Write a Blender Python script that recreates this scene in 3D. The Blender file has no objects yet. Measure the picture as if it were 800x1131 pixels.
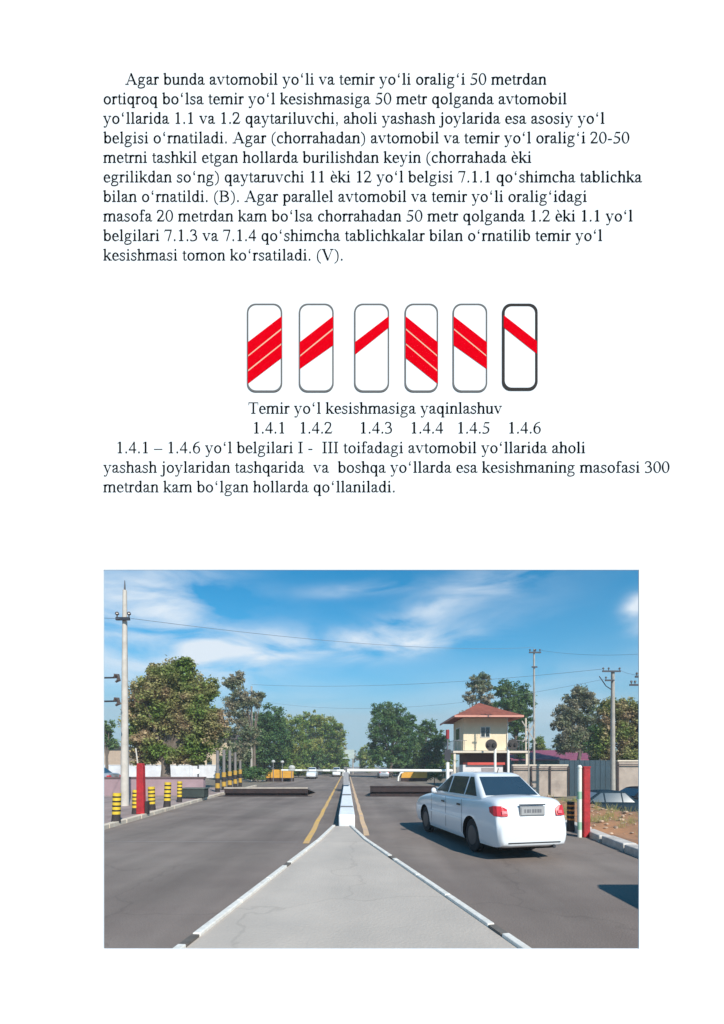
import bpy, bmesh, math, random
from mathutils import Vector, Matrix
rad = math.radians
F, H, CX, CAMH = 500.0, 846.5, 410.0, 1.5      # focal length in photo pixels, horizon row, axis column, eye height (m)
SUN_EL, SUN_AZ = 38.0, 27.0                    # sun behind the camera, to the right

scene = bpy.context.scene
# ------------------------------------------------------------------ camera
cam = bpy.data.cameras.new("camera"); camo = bpy.data.objects.new("camera", cam)
scene.collection.objects.link(camo); scene.camera = camo
camo.location = (0, 0, CAMH); camo.rotation_euler = (rad(90), 0, 0)
cam.sensor_fit = 'VERTICAL'; cam.sensor_height = 36; cam.lens = F*36/1131
cam.shift_x = -10/1131; cam.shift_y = 281/1131
cam.clip_start = 0.05; cam.clip_end = 3000
# ------------------------------------------------------------------ view
scene.view_settings.view_transform = 'Standard'; scene.view_settings.look = 'None'
scene.view_settings.exposure = 0.25; scene.view_settings.gamma = 1
scene.view_settings.use_curve_mapping = False
# ------------------------------------------------------------------ sun
sd = (math.sin(rad(SUN_AZ))*math.cos(rad(SUN_EL)), -math.cos(rad(SUN_AZ))*math.cos(rad(SUN_EL)), math.sin(rad(SUN_EL)))
sl = bpy.data.lights.new("sun", 'SUN'); sl.energy = 4.8; sl.angle = rad(0.5); sl.color = (1, .945, .86)
so = bpy.data.objects.new("sun", sl); scene.collection.objects.link(so)
so.rotation_euler = Vector(sd).to_track_quat('Z', 'Y').to_euler(); so.location = (5, -9, 12)
# ------------------------------------------------------------------ world: sky texture + wispy clouds by compass direction
w = bpy.data.worlds.new("World"); scene.world = w; w.use_nodes = True
nt = w.node_tree; nt.nodes.clear()
def N(t, **k):
    n = nt.nodes.new(t)
    for a, b in k.items(): setattr(n, a, b)
    return n
def L(a, b): nt.links.new(a, b)
def M(op, a, b=None, c=None, clamp=False):
    n = N('ShaderNodeMath', operation=op, use_clamp=clamp)
    for i, v in enumerate((a, b, c)):
        if v is None: continue
        if isinstance(v, (int, float)): n.inputs[i].default_value = v
        else: L(v, n.inputs[i])
    return n.outputs[0]
sky = N('ShaderNodeTexSky', sky_type='NISHITA'); sky.sun_disc = False
sky.sun_elevation = rad(SUN_EL); sky.sun_rotation = math.atan2(sd[0], sd[1])
sky.air_density = 1.0; sky.dust_density = 0.3; sky.ozone_density = 2.2
tint = N('ShaderNodeMix', data_type='RGBA', blend_type='MULTIPLY'); tint.inputs[0].default_value = 1
L(sky.outputs[0], tint.inputs[6]); tint.inputs[7].default_value = (0.0, 0.93, 1.22, 1)
tc = N('ShaderNodeTexCoord'); sep = N('ShaderNodeSeparateXYZ'); L(tc.outputs['Generated'], sep.inputs[0])
az = M('ARCTAN2', sep.outputs[0], sep.outputs[1]); el = M('ARCSINE', sep.outputs[2])
comb = N('ShaderNodeCombineXYZ'); L(az, comb.inputs[0]); L(el, comb.inputs[1])
mp = N('ShaderNodeMapping'); mp.inputs['Rotation'].default_value = (0, 0, rad(-14)); mp.inputs['Scale'].default_value = (3.0, 10.0, 1)
L(comb.outputs[0], mp.inputs[0])
nz = N('ShaderNodeTexNoise'); nz.inputs['Scale'].default_value = 1.6; nz.inputs['Detail'].default_value = 6; nz.inputs['Roughness'].default_value = .52
nz.inputs['Distortion'].default_value = .5; L(mp.outputs[0], nz.inputs['Vector'])
wisp = M('SMOOTH_MIN', M('MAXIMUM', M('MULTIPLY', M('SUBTRACT', nz.outputs[0], .36), 3.6), 0), 1, .15)
def bank(px, py, rx, ry, ang, amp):     # an elliptic cloud bank: centre direction, radii and tilt
    x0, y0 = (px-CX)/F, (H-py)/F
    a0 = math.atan2(x0, 1); e0 = math.atan2(y0, math.hypot(x0, 1))
    da = M('SUBTRACT', az, a0); de = M('SUBTRACT', el, e0)
    c, s = math.cos(rad(ang)), math.sin(rad(ang))
    u = M('DIVIDE', M('ADD', M('MULTIPLY', da, c), M('MULTIPLY', de, s)), rx/F)
    v = M('DIVIDE', M('SUBTRACT', M('MULTIPLY', de, c), M('MULTIPLY', da, s)), ry/F)
    r2 = M('ADD', M('MULTIPLY', u, u), M('MULTIPLY', v, v))
    return M('MULTIPLY', M('POWER', 2.718, M('MULTIPLY', r2, -1)), amp)
banks = [(150, 690, 80, 50, 20, .8), (170, 655, 70, 24, 10, .5), (230, 715, 100, 28, 8, .3), (330, 715, 150, 18, 4, 1.0), (540, 665, 130, 24, 14, .2), (480, 708, 70, 9, 8, .6),
         (235, 745, 60, 26, 10, .5), (400, 650, 60, 7, 5, .55), (470, 672, 75, 17, 25, .5), (540, 650, 95, 11, 15, .45),
         (705, 668, 14, 9, 30, 1.0), (706, 690, 12, 20, 0, .45), (640, 790, 120, 26, 0, .35), (330, 770, 70, 18, 0, .25), (560, 760, 140, 26, 5, .2)]
tot = None
for b in banks:
    g = bank(*b); tot = g if tot is None else M('ADD', tot, g)
mixf = M('MULTIPLY', tot, wisp, clamp=True)
haze_ = M('MINIMUM', M('MULTIPLY', M('POWER', 2.718, M('MULTIPLY', M('MAXIMUM', el, 0), -10.8)), 3.0), .92)
base = N('ShaderNodeMix', data_type='RGBA'); L(haze_, base.inputs[0]); L(tint.outputs[2], base.inputs[6]); base.inputs[7].default_value = (3.5, 4.9, 5.75, 1)
cm = N('ShaderNodeMix', data_type='RGBA'); L(mixf, cm.inputs[0]); L(base.outputs[2], cm.inputs[6]); cm.inputs[7].default_value = (6.6, 7.4, 8.2, 1)
bg = N('ShaderNodeBackground'); bg.inputs[1].default_value = 0.1; L(cm.outputs[2], bg.inputs[0])
wo = N('ShaderNodeOutputWorld'); L(bg.outputs[0], wo.inputs[0])

# ================================================================== helpers
def s2l(c):
    return tuple((v/255/12.92 if v/255 <= .04045 else ((v/255+.055)/1.055)**2.4) for v in c)
_m = {}
def mat(name, col, rough=.7, metal=0, var=.12, scale=3.0, bump=0, bscale=30, coat=0, spec=.5, col2=None, stretch=None):
    """procedural material: base colour mottled by noise (col2 = second tint)"""
    if name in _m: return _m[name]
    m = bpy.data.materials.new(name); m.use_nodes = True; t = m.node_tree; b = t.nodes['Principled BSDF']
    b.inputs['Roughness'].default_value = rough; b.inputs['Metallic'].default_value = metal
    b.inputs['Coat Weight'].default_value = coat; b.inputs['Coat Roughness'].default_value = .05
    b.inputs['Specular IOR Level'].default_value = spec
    tcn = t.nodes.new('ShaderNodeTexCoord'); no = t.nodes.new('ShaderNodeTexNoise'); no.inputs['Scale'].default_value = scale
    no.inputs['Detail'].default_value = 6; no.inputs['Roughness'].default_value = .62
    src = tcn.outputs['Object']
    if stretch:
        mpn = t.nodes.new('ShaderNodeMapping'); mpn.inputs['Scale'].default_value = stretch
        t.links.new(src, mpn.inputs[0]); src = mpn.outputs[0]
    t.links.new(src, no.inputs['Vector'])
    r = t.nodes.new('ShaderNodeValToRGB'); r.color_ramp.elements[0].position = .3; r.color_ramp.elements[1].position = .7
    lo = col2 if col2 else tuple(c*(1-var*1.4) for c in col); hi = col if col2 else tuple(min(1, c*(1+var)) for c in col)
    r.color_ramp.elements[0].color = (*lo, 1); r.color_ramp.elements[1].color = (*hi, 1)
    t.links.new(no.outputs[0], r.inputs[0]); t.links.new(r.outputs[0], b.inputs['Base Color'])
    if bump:
        n2 = t.nodes.new('ShaderNodeTexNoise'); n2.inputs['Scale'].default_value = bscale; n2.inputs['Detail'].default_value = 5
        t.links.new(tcn.outputs['Object'], n2.inputs['Vector'])
        bp = t.nodes.new('ShaderNodeBump'); bp.inputs['Strength'].default_value = bump; bp.inputs['Distance'].default_value = .02
        t.links.new(n2.outputs[0], bp.inputs['Height']); t.links.new(bp.outputs[0], b.inputs['Normal'])
    _m[name] = m; return m

def G(px, py, z=0.0):                 # point of the level z seen at a photo pixel
    d = (CAMH-z)*F/(py-H); return Vector(((px-CX)/F*d, d, z))
def P(px, py, D): return Vector(((px-CX)/F*D, D, CAMH+(H-py)/F*D))
def Xat(px, D): return (px-CX)/F*D
def Zat(py, D): return CAMH+(H-py)/F*D

class MB:
    def __init__(s): s.v = []; s.f = []; s.mi = []; s.k = 0
    def add(s, vs, fs):
        o = len(s.v); s.v += [tuple(v) for v in vs]; s.f += [tuple(i+o for i in f) for f in fs]; s.mi += [s.k]*len(fs); return s
    def box(s, x0, x1, y0, y1, z0, z1, M4=None):
        vs = [Vector(p) for p in ((x0,y0,z0),(x1,y0,z0),(x1,y1,z0),(x0,y1,z0),(x0,y0,z1),(x1,y0,z1),(x1,y1,z1),(x0,y1,z1))]
        if M4: vs = [M4 @ v for v in vs]
        return s.add(vs, [(3,2,1,0),(4,5,6,7),(0,1,5,4),(1,2,6,5),(2,3,7,6),(3,0,4,7)])
    def prism(s, pts, d, cap=True):   # polygon extruded along vector d
        n = len(pts); d = Vector(d); vs = [Vector(p) for p in pts]+[Vector(p)+d for p in pts]
        fs = [(i, (i+1)%n, (i+1)%n+n, i+n) for i in range(n)]
        if cap: fs += [tuple(range(n))[::-1], tuple(range(n, 2*n))]
        return s.add(vs, fs)
    def tube(s, pts, rs, n=10, cap=True):
        pts = [Vector(p) for p in pts]
        if isinstance(rs, (int, float)): rs = [rs]*len(pts)
        vs = []; fs = []
        for i, p in enumerate(pts):
            t = (pts[min(i+1, len(pts)-1)]-pts[max(i-1, 0)]).normalized()
            up = Vector((0,0,1)) if abs(t.z) < .9 else Vector((0,1,0))
            a = t.cross(up).normalized(); b = t.cross(a)
            for k in range(n):
                q = 2*math.pi*k/n; vs.append(p+(a*math.cos(q)+b*math.sin(q))*rs[i])
        for i in range(len(pts)-1):
            for k in range(n): fs.append((i*n+k, i*n+(k+1)%n, (i+1)*n+(k+1)%n, (i+1)*n+k))
        if cap: fs += [tuple(range(n))[::-1], tuple(range((len(pts)-1)*n, len(pts)*n))]
        return s.add(vs, fs)
    def ball(s, c, r, n=12, m=8, sq=(1,1,1)):
        vs = []; fs = []
        for j in range(m+1):
            th = math.pi*j/m
            for k in range(n):
                q = 2*math.pi*k/n
                vs.append((c[0]+r*sq[0]*math.sin(th)*math.cos(q), c[1]+r*sq[1]*math.sin(th)*math.sin(q), c[2]+r*sq[2]*math.cos(th)))
        for j in range(m):
            for k in range(n): fs.append((j*n+k, j*n+(k+1)%n, (j+1)*n+(k+1)%n, (j+1)*n+k))
        return s.add(vs, fs)
    def build(s, name, m, parent=None, smooth=False, loc=None, bevel=0, angle=35):
        me = bpy.data.meshes.new(name); me.from_pydata(s.v, [], s.f)
        ms = m if isinstance(m, (list, tuple)) else [m]
        for x in ms: me.materials.append(x)
        if len(ms) > 1: me.polygons.foreach_set('material_index', s.mi)
        bm = bmesh.new(); bm.from_mesh(me); bmesh.ops.recalc_face_normals(bm, faces=bm.faces); bm.to_mesh(me); bm.free()
        if smooth:
            me.polygons.foreach_set('use_smooth', [True]*len(me.polygons)); me.set_sharp_from_angle(angle=rad(angle))
        o = bpy.data.objects.new(name, me); scene.collection.objects.link(o)
        if parent: o.parent = parent
        if loc: o.location = loc
        if bevel:
            b = o.modifiers.new('bevel', 'BEVEL'); b.width = bevel; b.segments = 2; b.limit_method = 'ANGLE'
        return o
def tag(o, label=None, cat=None, group=None, kind=None):
    if label: o['label'] = label
    if cat: o['category'] = cat
    if group: o['group'] = group
    if kind: o['kind'] = kind
    return o
def thing(name, label, cat, loc=(0,0,0), rz=0, group=None):
    o = bpy.data.objects.new(name, None); scene.collection.objects.link(o); o.location = loc; o.rotation_euler = (0,0,rz)
    o.empty_display_size = .2
    return tag(o, label, cat, group)
def copy_tree(o, parent=None, depth=0):
    c = o.copy(); scene.collection.objects.link(c); c.parent = parent
    for ch in list(o.children): copy_tree(ch, c)
    return c
def copy_thing(o, loc, rz, label, group=None, scale=None):
    c = copy_tree(o); c.location = loc; c.rotation_euler = (0,0,rz); c['label'] = label
    if group: c['group'] = group
    if scale: c.scale = scale
    return c

# ================================================================== setting: ground, road, pavements
m_asph = mat('asphalt', s2l((136,125,117)), .92, var=.16, scale=.35, bump=.35, bscale=60, col2=s2l((116,104,98)), spec=.25)
m_dirt = mat('dry_earth', s2l((190,134,92)), .95, var=.2, scale=1.3, bump=.8, bscale=9, col2=s2l((138,106,84)))
m_pave = mat('pinkish_paving', s2l((168,148,142)), .9, var=.15, scale=.8, bump=.3, bscale=12, col2=s2l((132,116,112)))
m_conc = mat('pale_concrete', s2l((192,180,168)), .9, var=.07, scale=1.1, bump=.3, bscale=35, col2=s2l((178,168,158)))
m_whitep = mat('white_road_paint', s2l((236,232,224)), .7, var=.08, scale=14, col2=s2l((206,200,190)))
m_yel = mat('worn_yellow_paint', s2l((224,178,70)), .75, var=.2, scale=2.2, col2=s2l((196,160,128)))
m_dkerb = mat('dark_kerb', s2l((104,98,92)), .9, var=.2, scale=8)
m_kerb = mat('kerb_stone', s2l((212,204,196)), .9, var=.15, scale=5, bump=.4, bscale=25, col2=s2l((172,164,156)))

def axis(d): return -.054*d-.065          # x of the road's middle at distance d
# ground: one sheet to the horizon, with a hollow on the right beyond the verge
def gz(x, y):
    o = x-axis(y)
    t = max(0, min(1, (o-7.1)/1.6)); t2 = max(0, min(1, (y-9)/3.0)); t3 = max(0, min(1, (62-y)/15))
    t = t*t*(3-2*t)*t2*t3
    return -.012-.80*t
def grid_lines():
    xs = [-1500,-600,-200,-80,-40,-25]+[ -20+i for i in range(0, 21)]+[0.5*i for i in range(1, 60)]+[31,34,38,44,52,60,80,200,600,1500]
    ys = [-400,-60,-20,-5,0,2,4]+[5+.75*i for i in range(0, 60)]+[51,54,58,62,70,90,140,300,700,1600,2500]
    return xs, ys
xs, ys = grid_lines()
g = MB(); g.add([(x, y, gz(x, y)) for y in ys for x in xs],
                [(j*len(xs)+i, j*len(xs)+i+1, (j+1)*len(xs)+i+1, (j+1)*len(xs)+i) for j in range(len(ys)-1) for i in range(len(xs)-1)])
m_ground = mat('bare_ground', s2l((140,126,112)), .95, var=.2, scale=.12, bump=.6, bscale=4, col2=s2l((106,100,88)))
tag(g.build('ground', m_ground, smooth=True), kind='structure')
# asphalt
def left_edge(d):
    pts = [(-20,-4.6),(4,-5.2),(10.6,-6.3),(23.8,-7.85),(40,-9.0),(70,-10.4),(400,-28.5)]
    for (a, xa), (b, xb) in zip(pts, pts[1:]):
        if d <= b: return xa+(xb-xa)*(d-a)/(b-a)
    return pts[-1][1]
def right_edge(d):
    pts = [(-20,3.9),(4,4.15),(7.39,4.37),(10.07,4.63),(16,4.7),(30,4.2),(70,2.4),(400,-15.5)]
    for (a, xa), (b, xb) in zip(pts, pts[1:]):
        if d <= b: return xa+(xb-xa)*(d-a)/(b-a)
    return pts[-1][1]
ds = [-20,0,4,7.39,10.07,10.6,16,23.8,30,40,70,150,400]
def asphalt_detail(m_=None, k_=1.0):
    t = (m_ or m_asph).node_tree; b = t.nodes['Principled BSDF']; old = b.inputs['Base Color'].links[0].from_socket
    tcn = t.nodes.new('ShaderNodeTexCoord'); last = old
    for sc, st, lo, hi, detail in ((1.0, (1.1,.10,1), .80, 1.18, 3), (90, (1,1,1), .80, 1.22, 2), (.5, (1,1.6,1), .90, 1.08, 5)):
        mp_ = t.nodes.new('ShaderNodeMapping'); mp_.inputs['Scale'].default_value = st; n_ = t.nodes.new('ShaderNodeTexNoise'); n_.inputs['Scale'].default_value = sc; n_.inputs['Detail'].default_value = detail
        t.links.new(tcn.outputs['Object'], mp_.inputs[0]); t.links.new(mp_.outputs[0], n_.inputs['Vector'])
        r_ = t.nodes.new('ShaderNodeMapRange'); r_.inputs[1].default_value = .32; r_.inputs[2].default_value = .68; r_.inputs[3].default_value = 1-(1-lo)*k_; r_.inputs[4].default_value = 1+(hi-1)*k_; t.links.new(n_.outputs[0], r_.inputs[0])
        x_ = t.nodes.new('ShaderNodeMix'); x_.data_type = 'RGBA'; x_.blend_type = 'MULTIPLY'; x_.inputs[0].default_value = 1; t.links.new(last, x_.inputs[6]); t.links.new(r_.outputs[0], x_.inputs[7]); last = x_.outputs[2]
    # thin cracks
    v = t.nodes.new('ShaderNodeTexVoronoi'); v.feature = 'DISTANCE_TO_EDGE'; v.inputs['Scale'].default_value = .33
    dn = t.nodes.new('ShaderNodeTexNoise'); dn.inputs['Scale'].default_value = 1.5; dn.inputs['Detail'].default_value = 5; ad = t.nodes.new('ShaderNodeVectorMath'); ad.operation = 'ADD'
    t.links.new(tcn.outputs['Object'], dn.inputs['Vector']); t.links.new(tcn.outputs['Object'], ad.inputs[0]); t.links.new(dn.outputs['Color'], ad.inputs[1]); t.links.new(ad.outputs[0], v.inputs['Vector'])
    r_ = t.nodes.new('ShaderNodeMapRange'); r_.inputs[1].default_value = .002; r_.inputs[2].default_value = .009; r_.inputs[3].default_value = .88; r_.inputs[4].default_value = 1; t.links.new(v.outputs['Distance'], r_.inputs[0])
    x_ = t.nodes.new('ShaderNodeMix'); x_.data_type = 'RGBA'; x_.blend_type = 'MULTIPLY'; x_.inputs[0].default_value = 1; t.links.new(last, x_.inputs[6]); t.links.new(r_.outputs[0], x_.inputs[7])
    t.links.new(x_.outputs[2], b.inputs['Base Color'])
asphalt_detail(); asphalt_detail(m_conc, .3); asphalt_detail(m_pave, .8)
r = MB(); r.add([p for d in ds for p in ((left_edge(d), d, 0), (right_edge(d), d, 0))], [(2*i, 2*i+1, 2*i+3, 2*i+2) for i in range(len(ds)-1)])
tag(r.build('road', m_asph), kind='structure')
# a cross road / level crossing apron of asphalt beyond the barriers
# left pavement (a low step) and white kerb line
d2 = [2,4,7,10.6,16,23.8,30]
pv = MB(); n = len(d2)
pv.add([(left_edge(d)-.16, d, .09) for d in d2]+[(-26, d, .09) for d in d2], [(i, i+1, n+i+1, n+i) for i in range(n-1)])
pv.add([(left_edge(d)-.16, d, .09) for d in d2]+[(left_edge(d)-.16, d, -.05) for d in d2], [(i, i+1, n+i+1, n+i) for i in range(n-1)])
pv.add([(left_edge(30)-.16, 30, .09), (-26, 30, .09), (-26, 30, -.05), (left_edge(30)-.16, 30, -.05)], [(0,1,2,3)])
tag(pv.build('pavement', m_pave), kind='structure')
def strip(pts, w0, z0, z1, mb):        # a kerb-like strip: pts = left line (x,y)
    L_ = [(x, y) for x, y in pts]
    for (a, b) in zip(L_, L_[1:]):
        mb.prism([(a[0], a[1], z0), (a[0]+w0, a[1], z0), (b[0]+w0, b[1], z0), (b[0], b[1], z0)], (0, 0, z1-z0))
kl = MB(); dd = 2.0
while dd < 34:
    strip([(left_edge(dd)-.158, dd), (left_edge(dd+.97)-.158, dd+.97)], .155, -.04, .105, kl); dd += 1.0
m_lk = mat('weathered_white_kerb', s2l((226,212,192)), .85, var=.2, scale=3, col2=s2l((190,174,156)))
tag(kl.build('kerb', m_lk, bevel=.012), 'weathered white kerb stones edging the left carriageway', kind='structure')
# right kerb stones, chunky and uneven
rk = MB(); dd = 3.0; random.seed(4)
while dd < 30:
    q = random.uniform(-.03, .03); zt = .15+random.uniform(-.02, .02)
    strip([(right_edge(dd)+.02+q, dd), (right_edge(dd+.93)+.02-q, dd+.93)], .26, -.05, zt, rk); dd += 1.0
tag(rk.build('kerb', m_kerb, bevel=.03), 'chunky broken concrete kerb stones edging the right carriageway', kind='structure')
# right verge: orange earth heaped behind the kerb, lumps and stones
random.seed(11)
vg = MB(); nx, ny = 30, 60
def vz(o, d):
    h = .10+.17*math.exp(-((o-6.9)/1.1)**2)*min(1, max(0, (d-6)/4))+.035*math.sin(d*2.1+o*3)+.03*math.sin(d*5.3-o*4.1)
    return h*(1 if o < 7.5 else max(0, 1-(o-7.5)/1.4))-(.82*min(1, max(0, o-7.1)/1.4))
for j in range(ny):
    d = 2.5+j*.42
    for i in range(nx):
        o = (i/(nx-1))*3.6
        x = right_edge(d)+.2+o
        vg.v.append((x, d, vz(5.0+o, d)+random.uniform(-.015, .015) if 0 < i else .07))
vg.f = [(j*nx+i, j*nx+i+1, (j+1)*nx+i+1, (j+1)*nx+i) for j in range(ny-1) for i in range(nx-1)]; vg.mi = [0]*len(vg.f)
tag(vg.build('verge', m_dirt, smooth=True, angle=60), kind='structure')
rb = MB()
for i in range(420):
    d = random.uniform(4, 20); o = random.uniform(.25, 2.6); x = right_edge(d)+.2+o; s_ = random.uniform(.012, .06)
    rb.ball((x, d, vz(5+o, d)+s_*.3), s_, 6, 4, (1, random.uniform(.6,1.2), random.uniform(.4,.8)))
tag(rb.build('rubble', mat('rubble_stone', s2l((186,160,136)), .9, var=.3, scale=2)), 'loose stones scattered over the orange earth verge', 'rubble', kind='stuff')

gr = MB(); random.seed(21)
for i in range(190):
    d = random.uniform(5, 21); o = random.uniform(.3, 3.0); x0_ = right_edge(d)+.2+o; z0_ = vz(5+o, d)
    for k in range(16):
        a = random.uniform(0, 6.28); l = random.uniform(.06, .2); bx, by = x0_+random.gauss(0,.06), d+random.gauss(0,.06)
        dx, dy = math.cos(a)*l*.5, math.sin(a)*l*.5
        gr.add([(bx-.004,by,z0_-.01),(bx+.004,by,z0_-.01),(bx+dx+.002,by+dy,z0_+l),(bx+dx-.002,by+dy,z0_+l)], [(0,1,2,3)])
tag(gr.build('dry_grass', mat('dry_grass_blades', s2l((150,138,84)), .9, var=.3, scale=5, col2=s2l((96,108,56)))), 'dry grass tufts growing on the orange earth verge', 'grass', kind='stuff')
# concrete island (gore) narrowing to the raised median, with its white painted kerb
A_ = G(378.5, 912); near_l = G(200, 1047, .085); near_r = G(578, 1047, .085)
bendl = G(355, 926, .085); bendr = G(402, 926, .085)
for q_ in (near_l, near_r, bendl, bendr): q_.z = 0
d_end = -1.5
def ext(p, q, y): t = (y-p.y)/(q.y-p.y); return Vector((p.x+(q.x-p.x)*t, y, 0))
fl, fr = ext(bendl, near_l, d_end), ext(bendr, near_r, d_end)
apl, apr = G(370.5, 911, .085), G(386, 911, .085); apl.z = apr.z = 0
isl = MB(); out = [fl, near_l, bendl, apl, apr, bendr, near_r, fr]
isl.prism([(p.x, p.y, -.02) for p in out], (0, 0, .075))
tag(isl.build('traffic_island', m_conc), 'pale concrete island widening towards the viewer between the carriageways', 'traffic island')
def kerb_run(a, b, side, mb, w=.07, z1=.085, blacks=()):
    Lh = (b-a).length; t = 0; k = 0
    u = (b-a).normalized(); nrm = Vector((-u.y, u.x, 0))*side
    segs = []
    while t < Lh-.05:
        t2 = min(t+.95, Lh); segs.append((t, t2)); t = t2+.012
    for (t0, t1) in segs:
        p, q = a+u*t0, a+u*t1
        mb.prism([(p.x, p.y, -.02), (q.x, q.y, -.02), (q.x+nrm.x*w, q.y+nrm.y*w, -.02), (p.x+nrm.x*w, p.y+nrm.y*w, -.02)], (0, 0, z1+.02))
for side, (pf, pn, pb, pa) in ((1, (fl, near_l, bendl, apl)), (-1, (fr, near_r, bendr, apr))):
    kb = MB(); 
    a, b = pf, pb; u = (b-a).normalized()
    gaps = [pn.y+.05, pn.y+2.05] if side == 1 else [pn.y+.22, pn.y+4.0]
    gaps = [3.62, 6.5] if side == 1 else [3.85, 7.0]
    y = a.y; cuts = []
    ya = [a.y]+[v for gq in gaps for v in (gq, gq+.22)]+[b.y]
    bk = MB()
    for i in range(0, len(ya)-1):
        p, q = ext(pb, pn, ya[i]+.006), ext(pb, pn, ya[i+1]-.006)
        kerb_run(p, q, side, kb if i % 2 == 0 else bk, z1=.085 if i % 2 == 0 else .078)
    kerb_run(pb, pa, side, kb)
    o = kb.build('kerb', m_whitep, bevel=.01)
    tag(o, 'white painted kerb along the %s edge of the concrete island' % ('left' if side == 1 else 'right'), kind='structure')
    bo = bk.build('kerb', m_dkerb); tag(bo, 'dark unpainted kerb pieces in the %s edge of the island' % ('left' if side == 1 else 'right'), kind='structure')
sm = MB(); y_ = 8.95
sm.add([(left_edge(y_)+.1, y_+.1, .003), (-1.45, y_, .003), (-1.45, y_+.03, .003), (left_edge(y_)+.1, y_+.13, .003)], [(0,1,2,3)])
tag(sm.build('road_marking', mat('road_seam', s2l((150,144,142)), .9)), 'thin pale seam across the left carriageway', kind='structure')
# raised median of white blocks
md = MB(); bounds = [(11.1, 13.1), (13.5, 18.5), (19.3, 28.5), (29.8, 38.0)]
for (a, b) in bounds:
    w2 = .2
    md.prism([(axis(a)+.07-w2, a, -.02), (axis(a)+.07+w2, a, -.02), (axis(b)+.07+w2, b, -.02), (axis(b)+.07-w2, b, -.02)], (0, 0, .34))
m_med = mat('whitewashed_concrete', s2l((236,238,240)), .8, var=.05, scale=4, col2=s2l((214,216,218)))
mo_ = md.build('median_barrier', m_med, bevel=.03)
for (a0_, b0_), (a1_, b1_) in zip(bounds, bounds[1:]):
    jb = MB(); jb.prism([(axis(b0_)-.11, b0_+.002, -.02), (axis(b0_)+.25, b0_+.002, -.02), (axis(a1_)+.25, a1_-.002, -.02), (axis(a1_)-.11, a1_-.002, -.02)], (0, 0, .345)); jb.build('joint', mat('joint_shade', s2l((120,118,118)), .9), mo_)  # dark filler: shade of the open joints put into the colour
tag(mo_, 'raised white median of long blocks running from the island to the crossing', 'median')
# yellow lane lines beside the median
def line(off0, off1, w, y0, y1, m, nm, lab, n=90, dash=None):
    mb = MB()
    for i in range(n):
        a = y0+(y1-y0)*i/n; b = y0+(y1-y0)*(i+1)/n
        oa = off0+(off1-off0)*i/n+.010*math.sin(a*1.9); ob = off0+(off1-off0)*(i+1)/n+.010*math.sin(b*1.9)
        mb.add([(axis(a)+oa, a, .004), (axis(a)+oa+w, a, .004), (axis(b)+ob+w, b, .004), (axis(b)+ob, b, .004)], [(0,1,2,3)])
    return tag(mb.build(nm, m), lab, kind='structure')
line(-.78, -.78, .12, 8.8, 70, m_yel, 'road_marking', 'worn yellow line left of the white median')
line(.44, .52, .12, 9.8, 70, mat('faded_yellow_paint', s2l((222,184,128)), .75, var=.2, scale=2.2, col2=s2l((190,164,150))), 'road_marking', 'faded yellow line right of the white median')

# ================================================================== the page: a big sheet on two posts, its photograph a cut-out window
DP = .60; SP = DP/F
def pg(px, py, off=0.0): return ((px-CX)*SP, DP-off, CAMH+(H-py)*SP)
TH = .0016
def sheet_ring():
    mb = MB(); ox0, ox1, oy0, oy1 = -8, 808, -8, 1139; ix0, ix1, iy0, iy1 = 114.5, 706, 629.2, 1048
    O = [(ox0,oy0),(ox1,oy0),(ox1,oy1),(ox0,oy1)]; I = [(ix0,iy0),(ix1,iy0),(ix1,iy1),(ix0,iy1)]
    vs = [pg(*p) for p in O+I]+[pg(*p, off=-TH) for p in O+I]
    fs = []
    for i in range(4):
        j = (i+1)%4
        fs += [(i, j, 4+j, 4+i), (8+i, 12+i, 12+j, 8+j), (i, 8+i, 8+j, j), (4+i, 4+j, 12+j, 12+i)]
    mb.add(vs, fs); return mb
m_paper = mat('white_paper', (.73, .74, .755), .95, var=.004, scale=4, spec=.1)
page = thing('document_page', 'large white printed page of black serif text with a window cut through its lower half', 'page', (0, DP, 0))
def onpage(o): o.location = (0, -DP, 0); return o
onpage(sheet_ring().build('sheet', m_paper, page))
m_post = mat('galvanised_post', s2l((150,152,154)), .5, .6, scale=8)
for px in (60, 740):
    mb = MB(); X = (px-CX)*SP; mb.box(X-.02, X+.02, DP+.004, DP+.044, 0, CAMH+(H-1100)*SP); onpage(mb.build('post', m_post, page))
m_ink = mat('black_ink', (.003, .003, .003), 1, var=.05, spec=0)

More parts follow.
